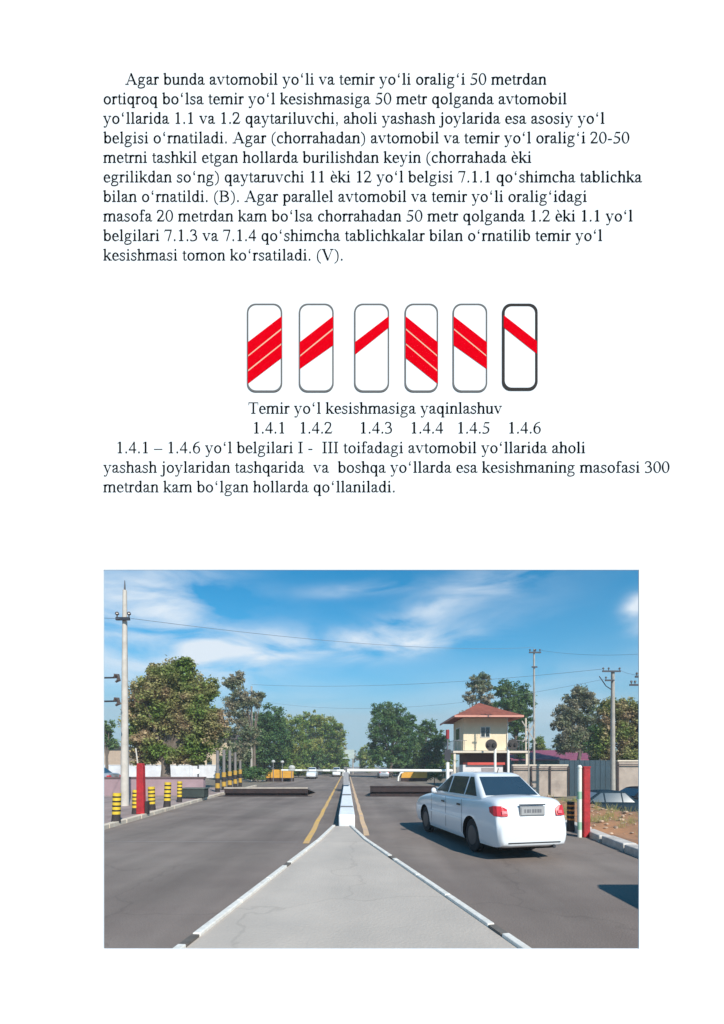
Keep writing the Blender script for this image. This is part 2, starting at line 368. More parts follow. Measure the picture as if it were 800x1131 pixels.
# ---- serif lettering drawn from strokes (units: 1/1000 em)
THK, THN, SER = 104, 54, 40
class Pen:
    def __init__(s): s.polys = []
    def poly(s, pts): s.polys.append(pts)
    def rect(s, x0, y0, x1, y1): s.poly([(x0,y0),(x1,y0),(x1,y1),(x0,y1)])
    def path(s, pts, thk=THK, thn=THN, smooth=True, w=None, pw=1.3):
        if smooth and len(pts) > 2:
            Q = [pts[0]]+list(pts)+[pts[-1]]; out = []
            for i in range(1, len(Q)-2):
                p0, p1, p2, p3 = Q[i-1:i+3]
                for k in range(5):
                    t = k/5
                    out.append(tuple(.5*((2*p1[c])+(-p0[c]+p2[c])*t+(2*p0[c]-5*p1[c]+4*p2[c]-p3[c])*t*t+(-p0[c]+3*p1[c]-3*p2[c]+p3[c])*t**3) for c in (0,1)))
            out.append(tuple(pts[-1])); pts = out
        Ls, Rs = [], []
        for i, p in enumerate(pts):
            a = pts[max(i-1,0)]; b = pts[min(i+1,len(pts)-1)]
            dx, dy = b[0]-a[0], b[1]-a[1]; l = math.hypot(dx, dy) or 1; dx /= l; dy /= l
            ww = w if w else thn+(thk-thn)*abs(dy)**pw
            Ls.append((p[0]-dy*ww/2, p[1]+dx*ww/2)); Rs.append((p[0]+dy*ww/2, p[1]-dx*ww/2))
        for i in range(len(pts)-1): s.poly([Ls[i], Ls[i+1], Rs[i+1], Rs[i]])
    def ell(s, cx, cy, rx, ry, a0=0, a1=360, n=20, thk=THK, thn=THN):    # rx, ry = outer radii
        for i in range(n):
            q0 = rad(a0+(a1-a0)*i/n); q1 = rad(a0+(a1-a0)*(i+1)/n)
            f = lambda q, k: (cx+(rx-k*thk)*math.cos(q), cy+(ry-k*thn)*math.sin(q))
            s.poly([f(q0,0), f(q1,0), f(q1,1), f(q0,1)])
    def dot(s, cx, cy, r):
        s.poly([(cx+r*math.cos(rad(a)), cy+r*math.sin(rad(a))) for a in range(0, 360, 40)])
    def stem(s, x, y0, y1, w=THK): s.rect(x-w/2, y0, x+w/2, y1)
    def foot(s, x, y=0, h=100): s.rect(x-h, y, x+h, y+SER)
    def flag(s, x, y): s.poly([(x-THK/2-60, y-52), (x-THK/2-60, y-30), (x+THK/2, y), (x+THK/2, y-75), (x-THK/2, y-62)])
def glyph(ch):
    p = Pen(); adv = 500
    if ch in 'oOèeéc':
        if ch == 'o': p.ell(250, 228, 221, 238)
        elif ch in 'eè':
            adv = 444; p.ell(228, 228, 200, 238, 0, 180, 14); p.ell(228, 228, 200, 238, 180, 300, 12)
            p.rect(95, 240, 428, 272); p.path([(326, 38), (385, 70), (420, 112)], smooth=False, w=34)
            if ch == 'è': p.poly([(110, 680), (180, 680), (265, 530), (235, 525)])
        else:
            adv = 444; p.ell(240, 228, 212, 238, 60, 300, 18); p.dot(350, 365, 48); p.path([(300, 443), (345, 430), (380, 380)], w=44); p.path([(340, 28), (390, 62), (420, 105)], w=34)
    elif ch in 'bdpqgh':
        if ch == 'b': p.stem(105, 10, 683); p.flag(105, 683); p.ell(262, 228, 208, 238)
        elif ch == 'd': p.stem(375, 20, 683); p.flag(375, 683); p.ell(228, 228, 200, 238); p.rect(375, 0, 485, 32)
        elif ch == 'p': p.stem(115, -217, 445); p.flag(115, 460); p.foot(120, -217); p.ell(268, 228, 202, 238)
        elif ch == 'q': p.stem(382, -217, 455); p.foot(385, -217); p.ell(228, 228, 200, 238)
        elif ch == 'h':
            p.stem(112, 0, 683); p.flag(112, 683); p.foot(112); p.foot(385)
            p.stem(385, 0, 330); p.path([(150, 370), (215, 430), (290, 442), (360, 410), (385, 320)], thn=50)
        elif ch == 'g':
            p.ell(222, 305, 170, 160, thk=78); p.rect(330, 405, 470, 447)
            p.path([(150, 165), (88, 110), (130, 60), (260, 42), (370, 20), (425, -50), (390, -140), (240, -195), (100, -180), (45, -110), (80, -40), (150, 15)], thk=60, thn=46)
    elif ch == 'a':
        adv = 444
        p.path([(70, 335), (110, 410), (200, 443), (280, 410), (308, 320)], thn=44); p.dot(92, 345, 44); p.stem(305, 70, 340, 86)
        p.path([(305, 275), (190, 235), (95, 180), (72, 100), (115, 35), (190, 32), (305, 105)], thk=84, thn=42)
        p.path([(305, 95), (330, 28), (385, 22), (440, 60)], thk=70, thn=34)
    elif ch in 'il':
        adv = 278; t = 683 if ch == 'l' else 460
        p.stem(139, 0, t); p.flag(139, t); p.foot(139, 0, 112)
        if ch == 'i': p.dot(135, 622, 54)
    elif ch == 'j':
        adv = 278; p.flag(150, 460); p.path([(150, 455), (150, 200), (148, -60), (115, -170), (40, -195), (-30, -170)], thn=40); p.dot(-20, -165, 40); p.dot(145, 622, 54)
    elif ch == 'k':
        p.stem(115, 0, 683); p.flag(115, 683); p.foot(115); p.path([(150, 210), (400, 435)], smooth=False, w=36); p.path([(215, 270), (410, 20)], smooth=False, w=92); p.foot(420); p.foot(385, 420, 90)
    elif ch in 'mnru':
        if ch == 'u':
            p.stem(110, 110, 450); p.flag(110, 460); p.path([(110, 140), (130, 50), (200, 22), (280, 40), (360, 100)], thn=44); p.stem(380, 20, 450); p.flag(380, 460); p.rect(380, 0, 488, 32)
        else:
            p.stem(112, 0, 445); p.flag(112, 460); p.foot(112)
            if ch == 'r': adv = 333; p.path([(145, 340), (200, 420), (270, 430), (310, 405)], thk=80, thn=60); p.dot(292, 400, 44)
            if ch in 'mn':
                p.stem(385, 0, 330); p.foot(385); p.path([(150, 370), (215, 430), (290, 442), (360, 410), (385, 320)], thn=50)
            if ch == 'm':
                adv = 778; p.stem(660, 0, 330); p.foot(660); p.path([(425, 370), (490, 430), (565, 442), (635, 410), (660, 320)], thn=50)
    elif ch == 's':
        adv = 389; p.path([(330, 330), (300, 415), (200, 440), (95, 400), (85, 320), (170, 255), (280, 195), (320, 115), (250, 28), (140, 18), (60, 60), (48, 135)], thk=66, thn=58)
    elif ch == 't':
        adv = 278; p.stem(125, 80, 560, 86); p.rect(18, 415, 262, 450); p.path([(125, 100), (150, 30), (210, 20), (270, 55)], thk=80, thn=36)
    elif ch == 'f':
        adv = 333; p.stem(145, 0, 560, 86); p.foot(155, 0, 120); p.rect(22, 415, 300, 450); p.path([(145, 540), (165, 640), (240, 668), (320, 650)], thn=44); p.dot(325, 632, 42)
    elif ch in 'vy':
        p.path([(85, 440), (258, 20)], smooth=False, w=84); p.path([(410, 440), (252, 20)], smooth=False, w=38); p.foot(95, 420, 92); p.foot(400, 420, 84)
        if ch == 'y': p.path([(256, 30), (215, -90), (165, -180), (100, -195), (45, -180)], thk=48, thn=40); p.dot(70, -180, 40)
    elif ch == 'A':
        adv = 722; p.path([(120, 15), (350, 655)], smooth=False, w=40); p.path([(345, 660), (600, 15)], smooth=False, w=100); p.rect(210, 215, 500, 252); p.foot(110, 0, 105); p.foot(600, 0, 118)
    elif ch == 'B':
        adv = 667; p.stem(155, 0, 660, 98); p.rect(30, 0, 340, 34); p.rect(30, 628, 320, 662); p.rect(155, 335, 360, 368)
        p.ell(320, 500, 245, 162, -90, 90, 12, thk=98); p.ell(340, 184, 270, 184, -90, 90, 12, thk=100)
    elif ch == 'I': adv = 333; p.stem(166, 0, 662, 100); p.foot(166, 0, 135); p.foot(166, 632, 135)
    elif ch == 'T': adv = 611; p.stem(305, 0, 660, 100); p.foot(305, 0, 130); p.rect(25, 626, 586, 662); p.path([(30, 650), (38, 500)], smooth=False, w=32); p.path([(580, 650), (572, 500)], smooth=False, w=32)
    elif ch == 'V': adv = 722; p.path([(120, 650), (370, 10)], smooth=False, w=102); p.path([(605, 650), (365, 10)], smooth=False, w=42); p.foot(115, 632, 110); p.foot(600, 632, 105)
    elif ch == '(': adv = 333; p.path([(295, 670), (140, 500), (90, 235), (140, -20), (295, -170)], thk=72, thn=26, pw=3)
    elif ch == ')': adv = 333; p.path([(38, 670), (193, 500), (243, 235), (193, -20), (38, -170)], thk=72, thn=26, pw=3)
    elif ch == '.': adv = 250; p.dot(125, 45, 56)
    elif ch == ',': adv = 250; p.dot(125, 45, 56); p.path([(160, 30), (150, -60), (80, -130)], w=34)
    elif ch == '-': adv = 333; p.rect(39, 194, 285, 250)
    elif ch == '–': p.rect(0, 205, 500, 245)
    elif ch == '‘': adv = 333; p.dot(160, 480, 56); p.path([(122, 490), (130, 580), (205, 665)], w=40)
    elif ch == '0': p.ell(250, 331, 226, 345, n=26, thk=92, thn=34)
    elif ch == '1': p.stem(262, 0, 670, 110); p.foot(255, 0, 135); p.path([(118, 585), (262, 640)], smooth=False, w=36)
    elif ch == '2': p.path([(45, 500), (95, 620), (215, 655), (340, 610), (370, 490), (310, 340), (60, 40)], thk=84, thn=46); p.rect(35, 0, 440, 66); p.path([(420, 50), (468, 150)], smooth=False, w=36)
    elif ch == '3': p.path([(60, 540), (120, 640), (240, 655), (345, 590), (350, 470), (270, 385), (165, 350)], thk=84, thn=42); p.path([(200, 362), (330, 340), (402, 230), (375, 90), (250, 18), (120, 14), (50, 45)], thk=90, thn=42); p.dot(75, 45, 42)
    elif ch == '4': p.stem(340, 0, 670, 90); p.rect(20, 165, 472, 222); p.path([(45, 200), (335, 640)], smooth=False, w=42)
    elif ch == '5': p.rect(165, 600, 438, 665); p.path([(175, 640), (110, 390)], smooth=False, w=34); p.path([(95, 395), (240, 375), (370, 300), (392, 180), (320, 60), (180, 12), (60, 20)], thk=88, thn=48); p.dot(70, 42, 42)
    elif ch == '6': p.ell(258, 205, 212, 222, thk=88, thn=38); p.path([(90, 200), (85, 340), (170, 530), (300, 630), (430, 665)], thk=90, thn=34)
    elif ch == '7': p.rect(40, 600, 450, 662); p.path([(425, 640), (235, -5)], smooth=False, w=66); p.path([(60, 650), (25, 520)], smooth=False, w=32)
    elif ch == ' ': adv = 250
    return p.polys, adv
_g = {}
def text_mesh(txt, x0, x1, base, em=18.75, emb=0.0):
    """one printed line: first and last glyph edges pinned to the page's own measured line"""
    for c in set(txt):
        if c not in _g: _g[c] = glyph(c)
    nat = sum(_g[c][1] for c in txt)*em/1000
    tr = ((x1-x0)-nat)/max(1, len(txt)-1) if x1 else 0
    mb = MB(); x = x0
    for c in txt:
        polys, adv = _g[c]
        for pl in polys:
            mb.add([pg(x+u*em/1000, base-v*em/1000, .0004) for u, v in pl], [tuple(range(len(pl)))])
        x += adv*em/1000+tr
    return mb
LINES = [
 ("Agar bunda avtomobil yo‘li va temir yo‘li oralig‘i 50 metrdan", 138.5, 604),
 ("ortiqroq bo‘lsa temir yo‘l kesishmasiga 50 metr qolganda avtomobil", 114.2, 626.5),
 ("yo‘llarida 1.1 va 1.2 qaytariluvchi, aholi yashash joylarida esa asosiy yo‘l", 114.2, 668.3),
 ("belgisi o‘rnatiladi. Agar (chorrahadan) avtomobil va temir yo‘l oralig‘i 20-50", 114.5, 695.7),
 ("metrni tashkil etgan hollarda burilishdan keyin (chorrahada èki", 114.2, 587.5),
 ("egrilikdan so‘ng) qaytaruvchi 11 èki 12 yo‘l belgisi 7.1.1 qo‘shimcha tablichka", 114.2, 709.3),
 ("bilan o‘rnatildi. (B). Agar parallel avtomobil va temir yo‘li oralig‘idagi", 114.2, 648.7),
 ("masofa 20 metrdan kam bo‘lsa chorrahadan 50 metr qolganda 1.2 èki 1.1 yo‘l", 114.2, 699.3),
 ("belgilari 7.1.3 va 7.1.4 qo‘shimcha tablichkalar bilan o‘rnatilib temir yo‘l", 114.2, 665.7),
 ("kesishmasi tomon ko‘rsatiladi. (V).", 114.2, 380)]
k = 0
for i, (t_, a, b) in enumerate(LINES): onpage(text_mesh(t_, a, b, 93.7+21.57*i).build('text_line', m_ink, page))
for t_, a, b, y in [("Temir yo‘l kesishmasiga yaqinlashuv", 274.4, 555, 457), ("1.4.1 – 1.4.6 yo‘l belgilari I -  III toifadagi avtomobil yo‘llarida aholi", 128, 647, 500.6),
                    ("yashash joylaridan tashqarida  va  boshqa yo‘llarda esa kesishmaning masofasi 300", 114.4, 740, 522.2), ("metrdan kam bo‘lgan hollarda qo‘llaniladi.", 114.2, 437.5, 543.8)]:
    onpage(text_mesh(t_, a, b, y).build('text_line', m_ink, page))
for t_, a in [("1.4.1", 278.8), ("1.4.2", 330.3), ("1.4.3", 396.8), ("1.4.4", 452.8), ("1.4.5", 504.4), ("1.4.6", 560.6)]:
    onpage(text_mesh(t_, a, a+37.4, 478.8).build('caption', m_ink, page))

# ---- the six marker boards fixed on the page
m_red = mat('sign_red', (.66,.0015,.010), 1, var=.06, scale=300, col2=(.56,.001,.006), spec=0)
m_pink = mat('sign_pale_gap', (.75,.42,.30), 1, var=.05, spec=0)
m_gry = mat('sign_grey_rim', s2l((104,104,104)), 1, var=.05, spec=0)
m_dk = mat('sign_dark_rim', s2l((56,54,54)), 1, var=.05, spec=0)
m_face = mat('sign_white', (.73, .74, .755), .95, var=.003, spec=.1)
def rrect(x0, x1, y0, y1, r_, n=7):
    out = []
    for cx_, cy_, a0 in ((x1-r_, y0+r_, -90), (x1-r_, y1-r_, 0), (x0+r_, y1-r_, 90), (x0+r_, y0+r_, 180)):
        for k in range(n+1):
            q = rad(a0+90*k/n); out.append((cx_+r_*math.cos(q), cy_+r_*math.sin(q)))
    return out
def marker(x0, x1, y0, y1, stripes, rising, label, dark=False):
    lw = 2.9 if dark else 1.7
    cx_, cy_ = (x0+x1)/2, (y0+y1)/2; c0 = Vector(pg(cx_, cy_, 0))
    t = thing('marker_sign', label, 'road sign', c0, group='marker boards printed on the page')
    def L_(px, py, off): return Vector(pg(px, py, off))-c0
    O = rrect(x0, x1, y0, y1, 9.5); I = rrect(x0+lw, x1-lw, y0+lw, y1-lw, 9.5-lw*.6); n = len(O)
    fb = MB(); fb.prism([L_(*p, .0003) for p in I], (0, -.0004, 0)); fb.build('panel', m_face, t)
    rm = MB(); rm.add([L_(*p, .0009) for p in O+I]+[L_(*p, .0001) for p in O+I],
        [(i, (i+1)%n, n+(i+1)%n, n+i) for i in range(n)]+[(i, (i+1)%n, 2*n+(i+1)%n, 2*n+i) for i in range(n)]+[(n+i, n+(i+1)%n, 3*n+(i+1)%n, 3*n+i) for i in range(n)])
    rm.build('rim', m_dk if dark else m_gry, t)
    xa, xb = x0+lw*.6, x1-lw*.3
    for (yl0, yl1, yr0, yr1) in stripes:
        s_ = MB(); s_.prism([L_(xa, yl0, .0008), L_(xb, yr0, .0008), L_(xb, yr1, .0008), L_(xa, yl1, .0008)], (0, -.0004, 0)); s_.build('stripe', m_red, t)
    for a, b in zip(stripes, stripes[1:]):
        s_ = MB(); s_.prism([L_(xa+.6, a[1]-.2, .0006), L_(xb-.6, a[3]-.2, .0006), L_(xb-.6, b[2]+.2, .0006), L_(xa+.6, b[0]+.2, .0006)], (0, -.0004, 0)); s_.build('gap_line', m_pink, t)
    return t
S3 = [(378.8, 393.2, 350, 363), (395, 409.4, 365, 379.6), (411.4, 424.6, 381.4, 396)]
S2 = [(378.8, 393.2, 350, 363), (395, 408.3, 365, 382)]
S1 = [(378.6, 392.4, 350, 362.6)]
fl_ = lambda S: [(c, d, a, b) for a, b, c, d in S]
marker(273, 312, 336, 433.4, S3, True, 'white board with three red stripes rising rightwards above the caption 1.4.1')
marker(330.3, 368.8, 336, 433.4, S2, True, 'white board with two red stripes rising rightwards above the caption 1.4.2')
marker(391.3, 430, 336, 433.4, S1, True, 'white board with a single red stripe rising rightwards above the caption 1.4.3')
marker(447, 484, 336, 433.4, fl_(S3), False, 'white board with three red stripes falling rightwards above the caption 1.4.4')
marker(500, 538.2, 336, 433.4, fl_(S2), False, 'white board with two red stripes falling rightwards above the caption 1.4.5')
marker(554.6, 593.8, 336, 431.6, [(349, 362.4, 377.7, 391.5)], False, 'dark rimmed white board with one red stripe falling rightwards above caption 1.4.6', True)

# ================================================================== vegetation
def leafmat(name, c1, c2, c3):
    m = bpy.data.materials.new(name); m.use_nodes = True; t = m.node_tree; b = t.nodes['Principled BSDF']
    b.inputs['Roughness'].default_value = .6; b.inputs['Specular IOR Level'].default_value = .25
    ge = t.nodes.new('ShaderNodeNewGeometry'); tcn = t.nodes.new('ShaderNodeTexCoord')
    no = t.nodes.new('ShaderNodeTexNoise'); no.inputs['Scale'].default_value = .55; no.inputs['Detail'].default_value = 2
    t.links.new(tcn.outputs['Object'], no.inputs['Vector'])
    r = t.nodes.new('ShaderNodeValToRGB'); e = r.color_ramp.elements; e[0].position = .38; e[0].color = (*c1, 1); e[1].position = .62; e[1].color = (*c3, 1)
    x = e.new(.5); x.color = (*c2, 1); t.links.new(no.outputs[0], r.inputs[0])
    mx = t.nodes.new('ShaderNodeMix'); mx.data_type = 'RGBA'; mx.blend_type = 'MULTIPLY'; mx.inputs[0].default_value = 1
    mr = t.nodes.new('ShaderNodeMapRange'); mr.inputs[3].default_value = .55; mr.inputs[4].default_value = 1.45
    t.links.new(ge.outputs['Random Per Island'], mr.inputs[0]); t.links.new(r.outputs[0], mx.inputs[6]); t.links.new(mr.outputs[0], mx.inputs[7])
    t.links.new(mx.outputs[2], b.inputs['Base Color'])
    tr = t.nodes.new('ShaderNodeBsdfTranslucent'); t.links.new(mx.outputs[2], tr.inputs[0])
    ms = t.nodes.new('ShaderNodeMixShader'); ms.inputs[0].default_value = .35; o = t.nodes['Material Output']
    t.links.new(b.outputs[0], ms.inputs[1]); t.links.new(tr.outputs[0], ms.inputs[2]); t.links.new(ms.outputs[0], o.inputs[0])
    return m
lf_olive = leafmat('olive_brown_leaves', (.16,.24,.05), (.30,.30,.11), (.44,.32,.19))
lf_green = leafmat('green_leaves', (.12,.22,.05), (.22,.30,.08), (.36,.36,.11))
lf_dark = leafmat('dark_green_leaves', (.06,.14,.05), (.10,.19,.06), (.16,.24,.09))
lf_grey = leafmat('grey_green_leaves', (.16,.21,.11), (.26,.27,.16), (.34,.30,.21))
m_bark = mat('bark', s2l((112,100,90)), .95, var=.3, scale=6, bump=.6, bscale=20, stretch=(1,1,.2))
def tree(D, trunk_px, base_py, top_py, blobs, leaf, label, cat='tree', dens=1.0, lsz=.16, tr=.18, thick=1.0, group=None, name='tree', lean=0):
    random.seed(int(D*10+trunk_px)); gx = Xat(trunk_px, D); base = Vector((gx, D, gz(gx, D)))
    t = thing(name, label, cat, base, group=group)
    s = D/F; cb = MB(); tips = []
    for (cx_, cy_, rx, ry) in blobs:
        c = P(cx_, cy_, D)-base; c.y += random.uniform(-.3, .3)*rx*s; R = Vector((rx*s, max(rx, ry)*.85*s*thick, ry*s)); tips.append((c, R))
        ncl = int(18+rx*ry/4.2*dens)
        for _ in range(ncl):
            v = Vector((random.gauss(0,1), random.gauss(0,1), random.gauss(0,1))).normalized()*(random.random()**.42)*random.uniform(.9, 1.12)
            cc = Vector((c.x+v.x*R.x, c.y+v.y*R.y, c.z+v.z*R.z)); cr = random.uniform(.16, .34)*min(R.x, R.z)**.6
            for _ in range(int(58*min(1, dens))):
                q = cc+Vector((random.gauss(0, cr*.55), random.gauss(0, cr*.55), random.gauss(0, cr*.42)))
                if q.z+base.z < base.z+.25: continue
                a = Vector((random.gauss(0,1), random.gauss(0,1), random.gauss(0,.7))).normalized(); b = a.cross(Vector((random.gauss(0,1), random.gauss(0,1), random.gauss(0,1)))).normalized()
                l = lsz*.78*random.uniform(.6, 1.5); wd = l*.55
                cb.add([q-a*l*.5, q+b*wd*.5, q+a*l*.5, q-b*wd*.5], [(0,1,2,3)])
    me = bpy.data.meshes.new('crown'); me.from_pydata(cb.v, [], cb.f); me.materials.append(leaf)
    o = bpy.data.objects.new('crown', me); scene.collection.objects.link(o); o.parent = t
    tb = MB(); topz = max(.8, P(0, top_py, D).z-base.z)
    fork = Vector((lean, 0, topz*.95))
    tb.tube([(0,0,-.1), (lean*.2, 0, topz*.3), (lean*.6, .05, topz*.65), tuple(fork)], [tr*1.25, tr, tr*.85, tr*.75], 10)
    for (c, R) in tips:
        for _ in range(2):
            e = c+Vector((random.uniform(-.5,.5)*R.x, random.uniform(-.5,.5)*R.y, random.uniform(0,.6)*R.z))
            if e.z < fork.z*.7: continue
            mid = fork.lerp(e, .5)+Vector((random.uniform(-.2,.2), random.uniform(-.2,.2), .2))
            tb.tube([tuple(fork-Vector((0,0,.15))), tuple(mid), tuple(e)], [tr*.5, tr*.28, tr*.08], 6)
    tb.build('trunk', m_bark, t, smooth=True)
    return t
# left, near: broad olive-brown tree behind the bollards
tree(30, 183, 872, 838, [(190,748,24,19),(170,768,24,22),(212,768,24,24),(158,795,19,24),(190,790,30,26),(222,795,21,20),(160,820,20,14),(190,828,28,14),(220,820,24,16),(205,735,10,9),(150,812,9,14),(238,800,12,18),(152,778,9,10),(232,762,10,12),(160,836,16,9),(208,838,22,8),(176,745,12,9)],
     lf_olive, 'broad olive brown tree with a forked trunk standing behind the striped bollards', lsz=.21, tr=.34, dens=1.0)
tree(46, 281, 862, 815, [(256,753,10,9),(264,750,8,9),(268,770,12,12),(255,778,11,12),(280,775,9,9),(288,768,5,4),(262,795,14,13),(274,812,13,14),(250,812,10,12),(264,832,14,12)], lf_grey, 'thin tall tree with sparse grey twigs beside the slim pole left of the road', lsz=.25, dens=.8, tr=.16)
tree(60, 284, 858, 830, [(284,803,18,18),(300,796,17,18),(276,825,14,20),(296,825,24,20),(312,812,12,16)], lf_dark, 'dark green round tree just right of the slim pole', lsz=.3, tr=.25)
tree(70, 318, 856, 835, [(322,802,18,14),(306,818,14,18),(330,825,20,18),(312,832,16,15)], lf_green, 'bushy yellow green tree between the dark round tree and the roadside clump', lsz=.32, tr=.25)
tree(80, 350, 856, 835, [(345,798,20,12),(358,806,18,16),(345,825,24,22),(369,820,12,22)], lf_green, 'wide yellow green tree nearest the far end of the left carriageway', lsz=.36, tr=.28)
tree(92, 372, 855, 838, [(372,812,10,14),(374,832,9,16),(362,836,16,12)], lf_olive, 'olive tree at the vanishing end of the left tree row', lsz=.4, tr=.25)
tree(170, 398, 851, 840, [(398,834,12,8)], lf_grey, 'small hazy tree far down the road beyond the barriers', lsz=.8, tr=.4, dens=.7)
tree(62, 432, 858, 835, [(426,786,15,13),(452,800,9,12),(438,796,16,16),(424,806,19,17),(444,818,18,18),(420,830,14,14),(434,838,22,10)], lf_dark, 'dense dark green tree right of the road end, tallest of its pair', lsz=.3, tr=.28)
tree(66, 470, 857, 835, [(471,804,12,11),(458,820,12,14),(486,822,10,14),(472,824,15,16),(463,836,14,10),(482,836,12,9)], lf_dark, 'smaller dark green tree just left of the keeper tower', lsz=.32, tr=.22)
tree(56, 523, 860, 815, [(523,756,8,9),(533,752,9,8),(519,771,7,7),(536,768,9,12),(540,785,8,9),(526,790,16,12)], lf_grey, 'tall thin grey green tree rising behind the left side of the red roof', lsz=.28, tr=.22)
tree(52, 570, 860, 812, [(556,762,11,10),(575,768,14,14),(562,782,17,13),(580,785,10,16),(572,800,12,15),(575,826,10,16)], lf_dark, 'rounded dark tree rising behind the right side of the red roof', lsz=.27, tr=.24)
tree(60, 597, 858, 838, [(596,822,8,10),(600,838,9,7)], lf_green, 'small green tree behind the purple roofed building beside the thin mast', lsz=.28, tr=.14)
tree(48, 636, 862, 828, [(640,770,14,13),(650,776,9,14),(628,786,13,13),(640,796,18,18),(620,797,12,10),(630,818,16,14),(650,815,12,14),(620,824,8,8)], lf_grey, 'ragged grey green tree leaning above the purple roof', lsz=.26, tr=.24, lean=.5)
tree(36, 690, 866, 832, [(672,786,13,14),(690,784,14,12),(704,790,14,14),(680,808,18,18),(700,815,18,20),(668,826,12,18),(690,836,20,12),(716,810,12,20)], lf_olive, 'wide olive tree behind the pole at the right edge', lsz=.24, tr=.26)
tree(42, 664, 864, 838, [(662,808,9,12),(658,826,12,14),(664,842,12,10)], lf_dark, 'dark bushy tree between the ragged tree and the right hand pole', lsz=.24, tr=.2)
tree(52, 118, 862, 835, [(118,803,7,8),(114,816,9,9),(124,822,6,6)], lf_dark, 'small dark tree at the left edge behind the white pole', lsz=.26, tr=.18)
# low hedge along the left behind the wall, and bushes by the road end
random.seed(5)
def bush(D, px, rx, ry, leaf, label, grp):
    return tree(D, px, 0, H+CAMH*F/D-ry*.6, [(px, H+CAMH*F/D-ry*.9, rx, ry)], leaf, label, cat='bush', name='bush', lsz=.22*D/40, tr=.05, group=grp)
for (D_, px_, rx_, ry_, lf_, lab_) in ((58,262,18,20,lf_dark,'dark tall bush behind the yellow footed posts'),(64,300,24,16,lf_green,'broad green bush filling the gap behind the yellow plate'),(78,335,26,16,lf_dark,'dark thicket under the bushy yellow green tree'),
  (85,362,20,18,lf_green,'green thicket at the far left of the road end'),(95,378,8,14,lf_dark,'narrow dark thicket touching the road end on its left side'),(100,408,12,16,lf_green,'green thicket touching the road end on its right side'),
  (75,455,28,16,lf_dark,'dark thicket between the two dark trees right of the road'),(70,488,14,16,lf_green,'green thicket left of the tower balcony'),(64,606,22,16,lf_green,'green thicket above the purple roof beside the mast'),(60,650,30,22,lf_dark,'dark thicket behind the right hand pole')):
    tree(D_, px_, 0, H+CAMH*F/D_-ry_*.5, [(px_, H+CAMH*F/D_-ry_*.8-2, rx_, ry_),(px_-rx_*.5, H+CAMH*F/D_-ry_*1.1, rx_*.5, ry_*.7),(px_+rx_*.45, H+CAMH*F/D_-ry_*1.25, rx_*.5, ry_*.6)], lf_, lab_, cat='bush', name='bush', lsz=.3*D_/60, tr=.06, group='thickets behind the crossing')
bush(44, 285, 15, 9, lf_dark, 'dark low bush at the foot of the slim pole', 'roadside bushes')
bush(62, 330, 22, 8, lf_green, 'green bush behind the yellow barrier plate', 'roadside bushes')
bush(74, 368, 14, 7, lf_green, 'small bush at the end of the left carriageway', 'roadside bushes')
bush(70, 440, 24, 8, lf_dark, 'dark bush under the tallest dark tree right of the road', 'roadside bushes')
bush(50, 480, 14, 8, lf_green, 'green bush at the left foot of the keeper tower', 'roadside bushes')

# ================================================================== buildings
m_cream = mat('cream_plaster', s2l((230,214,184)), .85, var=.06, scale=1.2, bump=.1, col2=s2l((218,200,168)))
m_terra = mat('terracotta_roof', s2l((150,86,70)), .9, var=.15, scale=2.5, bump=.8, bscale=14, col2=s2l((118,68,58)), spec=.2)
m_fascia = mat('pink_fascia', s2l((212,150,132)), .8, var=.06)
m_maroon = mat('maroon_wall', s2l((92,48,48)), .8, var=.15, scale=2)
m_glass = mat('dark_window_glass', (.02,.03,.035), .12, var=.1, spec=.8)
m_wframe = mat('white_window_frame', s2l((225,222,214)), .6, var=.04)
m_slab = mat('balcony_slab', s2l((222,206,186)), .8, var=.06)
m_rail = mat('grey_railing', s2l((120,118,122)), .5, .3, var=.08)
tw = thing('keeper_tower', 'cream two storey crossing keeper tower with an overhanging terracotta hip roof', 'tower', (10.1, 40, gz(10.1,40)))
tz = -gz(10.1, 40)
def T(mb, n, m, par=tw, **k):
    o = mb.build(n, m, par, **k); o.location = (-10.1, -40, tz); return o
mb = MB(); mb.box(8.16, 12.1, 40, 44.8, 2.85, 5.8); wl_ = T(mb, 'upper_wall', m_cream)
mb = MB(); mb.box(8.7, 12.6, 41.2, 44.6, -.6, 2.7); T(mb, 'lower_wall', m_maroon)
mb = MB(); mb.box(7.1, 13.7, 39.1, 45.2, 2.68, 2.83); T(mb, 'balcony_floor', m_slab)
mb = MB()
mb.box(7.15, 13.6, 39.18, 39.22, 2.80, 2.88); mb.box(7.18, 7.22, 39.2, 45.1, 2.80, 2.88)
for x in [7.5+.3*i for i in range(3)]+[12.3+.26*i for i in range(6)]: mb.tube([(x, 39.2, 2.83), (x, 39.2, 3.75)], .018, 6)
for y in [39.2+.5*i for i in range(12)]: mb.tube([(7.2, y, 2.83), (7.2, y, 3.75)], .018, 6)
mb.tube([(7.2,39.2,3.75),(8.3,39.2,3.75)], .025, 6); mb.tube([(12.2,39.2,3.75),(13.6,39.2,3.75)], .025, 6); mb.tube([(7.2,39.2,3.75),(7.2,45,3.75)], .025, 6)
T(mb, 'balcony_railing', m_rail)
mb = MB()
mb.box(7.16, 7.34, 39.2, 39.38, -.6, 2.68); T(mb, 'support_column', m_slab)
mb = MB(); mb.box(13.41, 13.59, 39.2, 39.38, -.6, 2.68); T(mb, 'support_column', m_slab)
mb = MB(); mb.tube([(13.45, 39.35, 2.83), (13.45, 39.35, 5.7)], .07, 8); T(mb, 'support_column', m_slab)
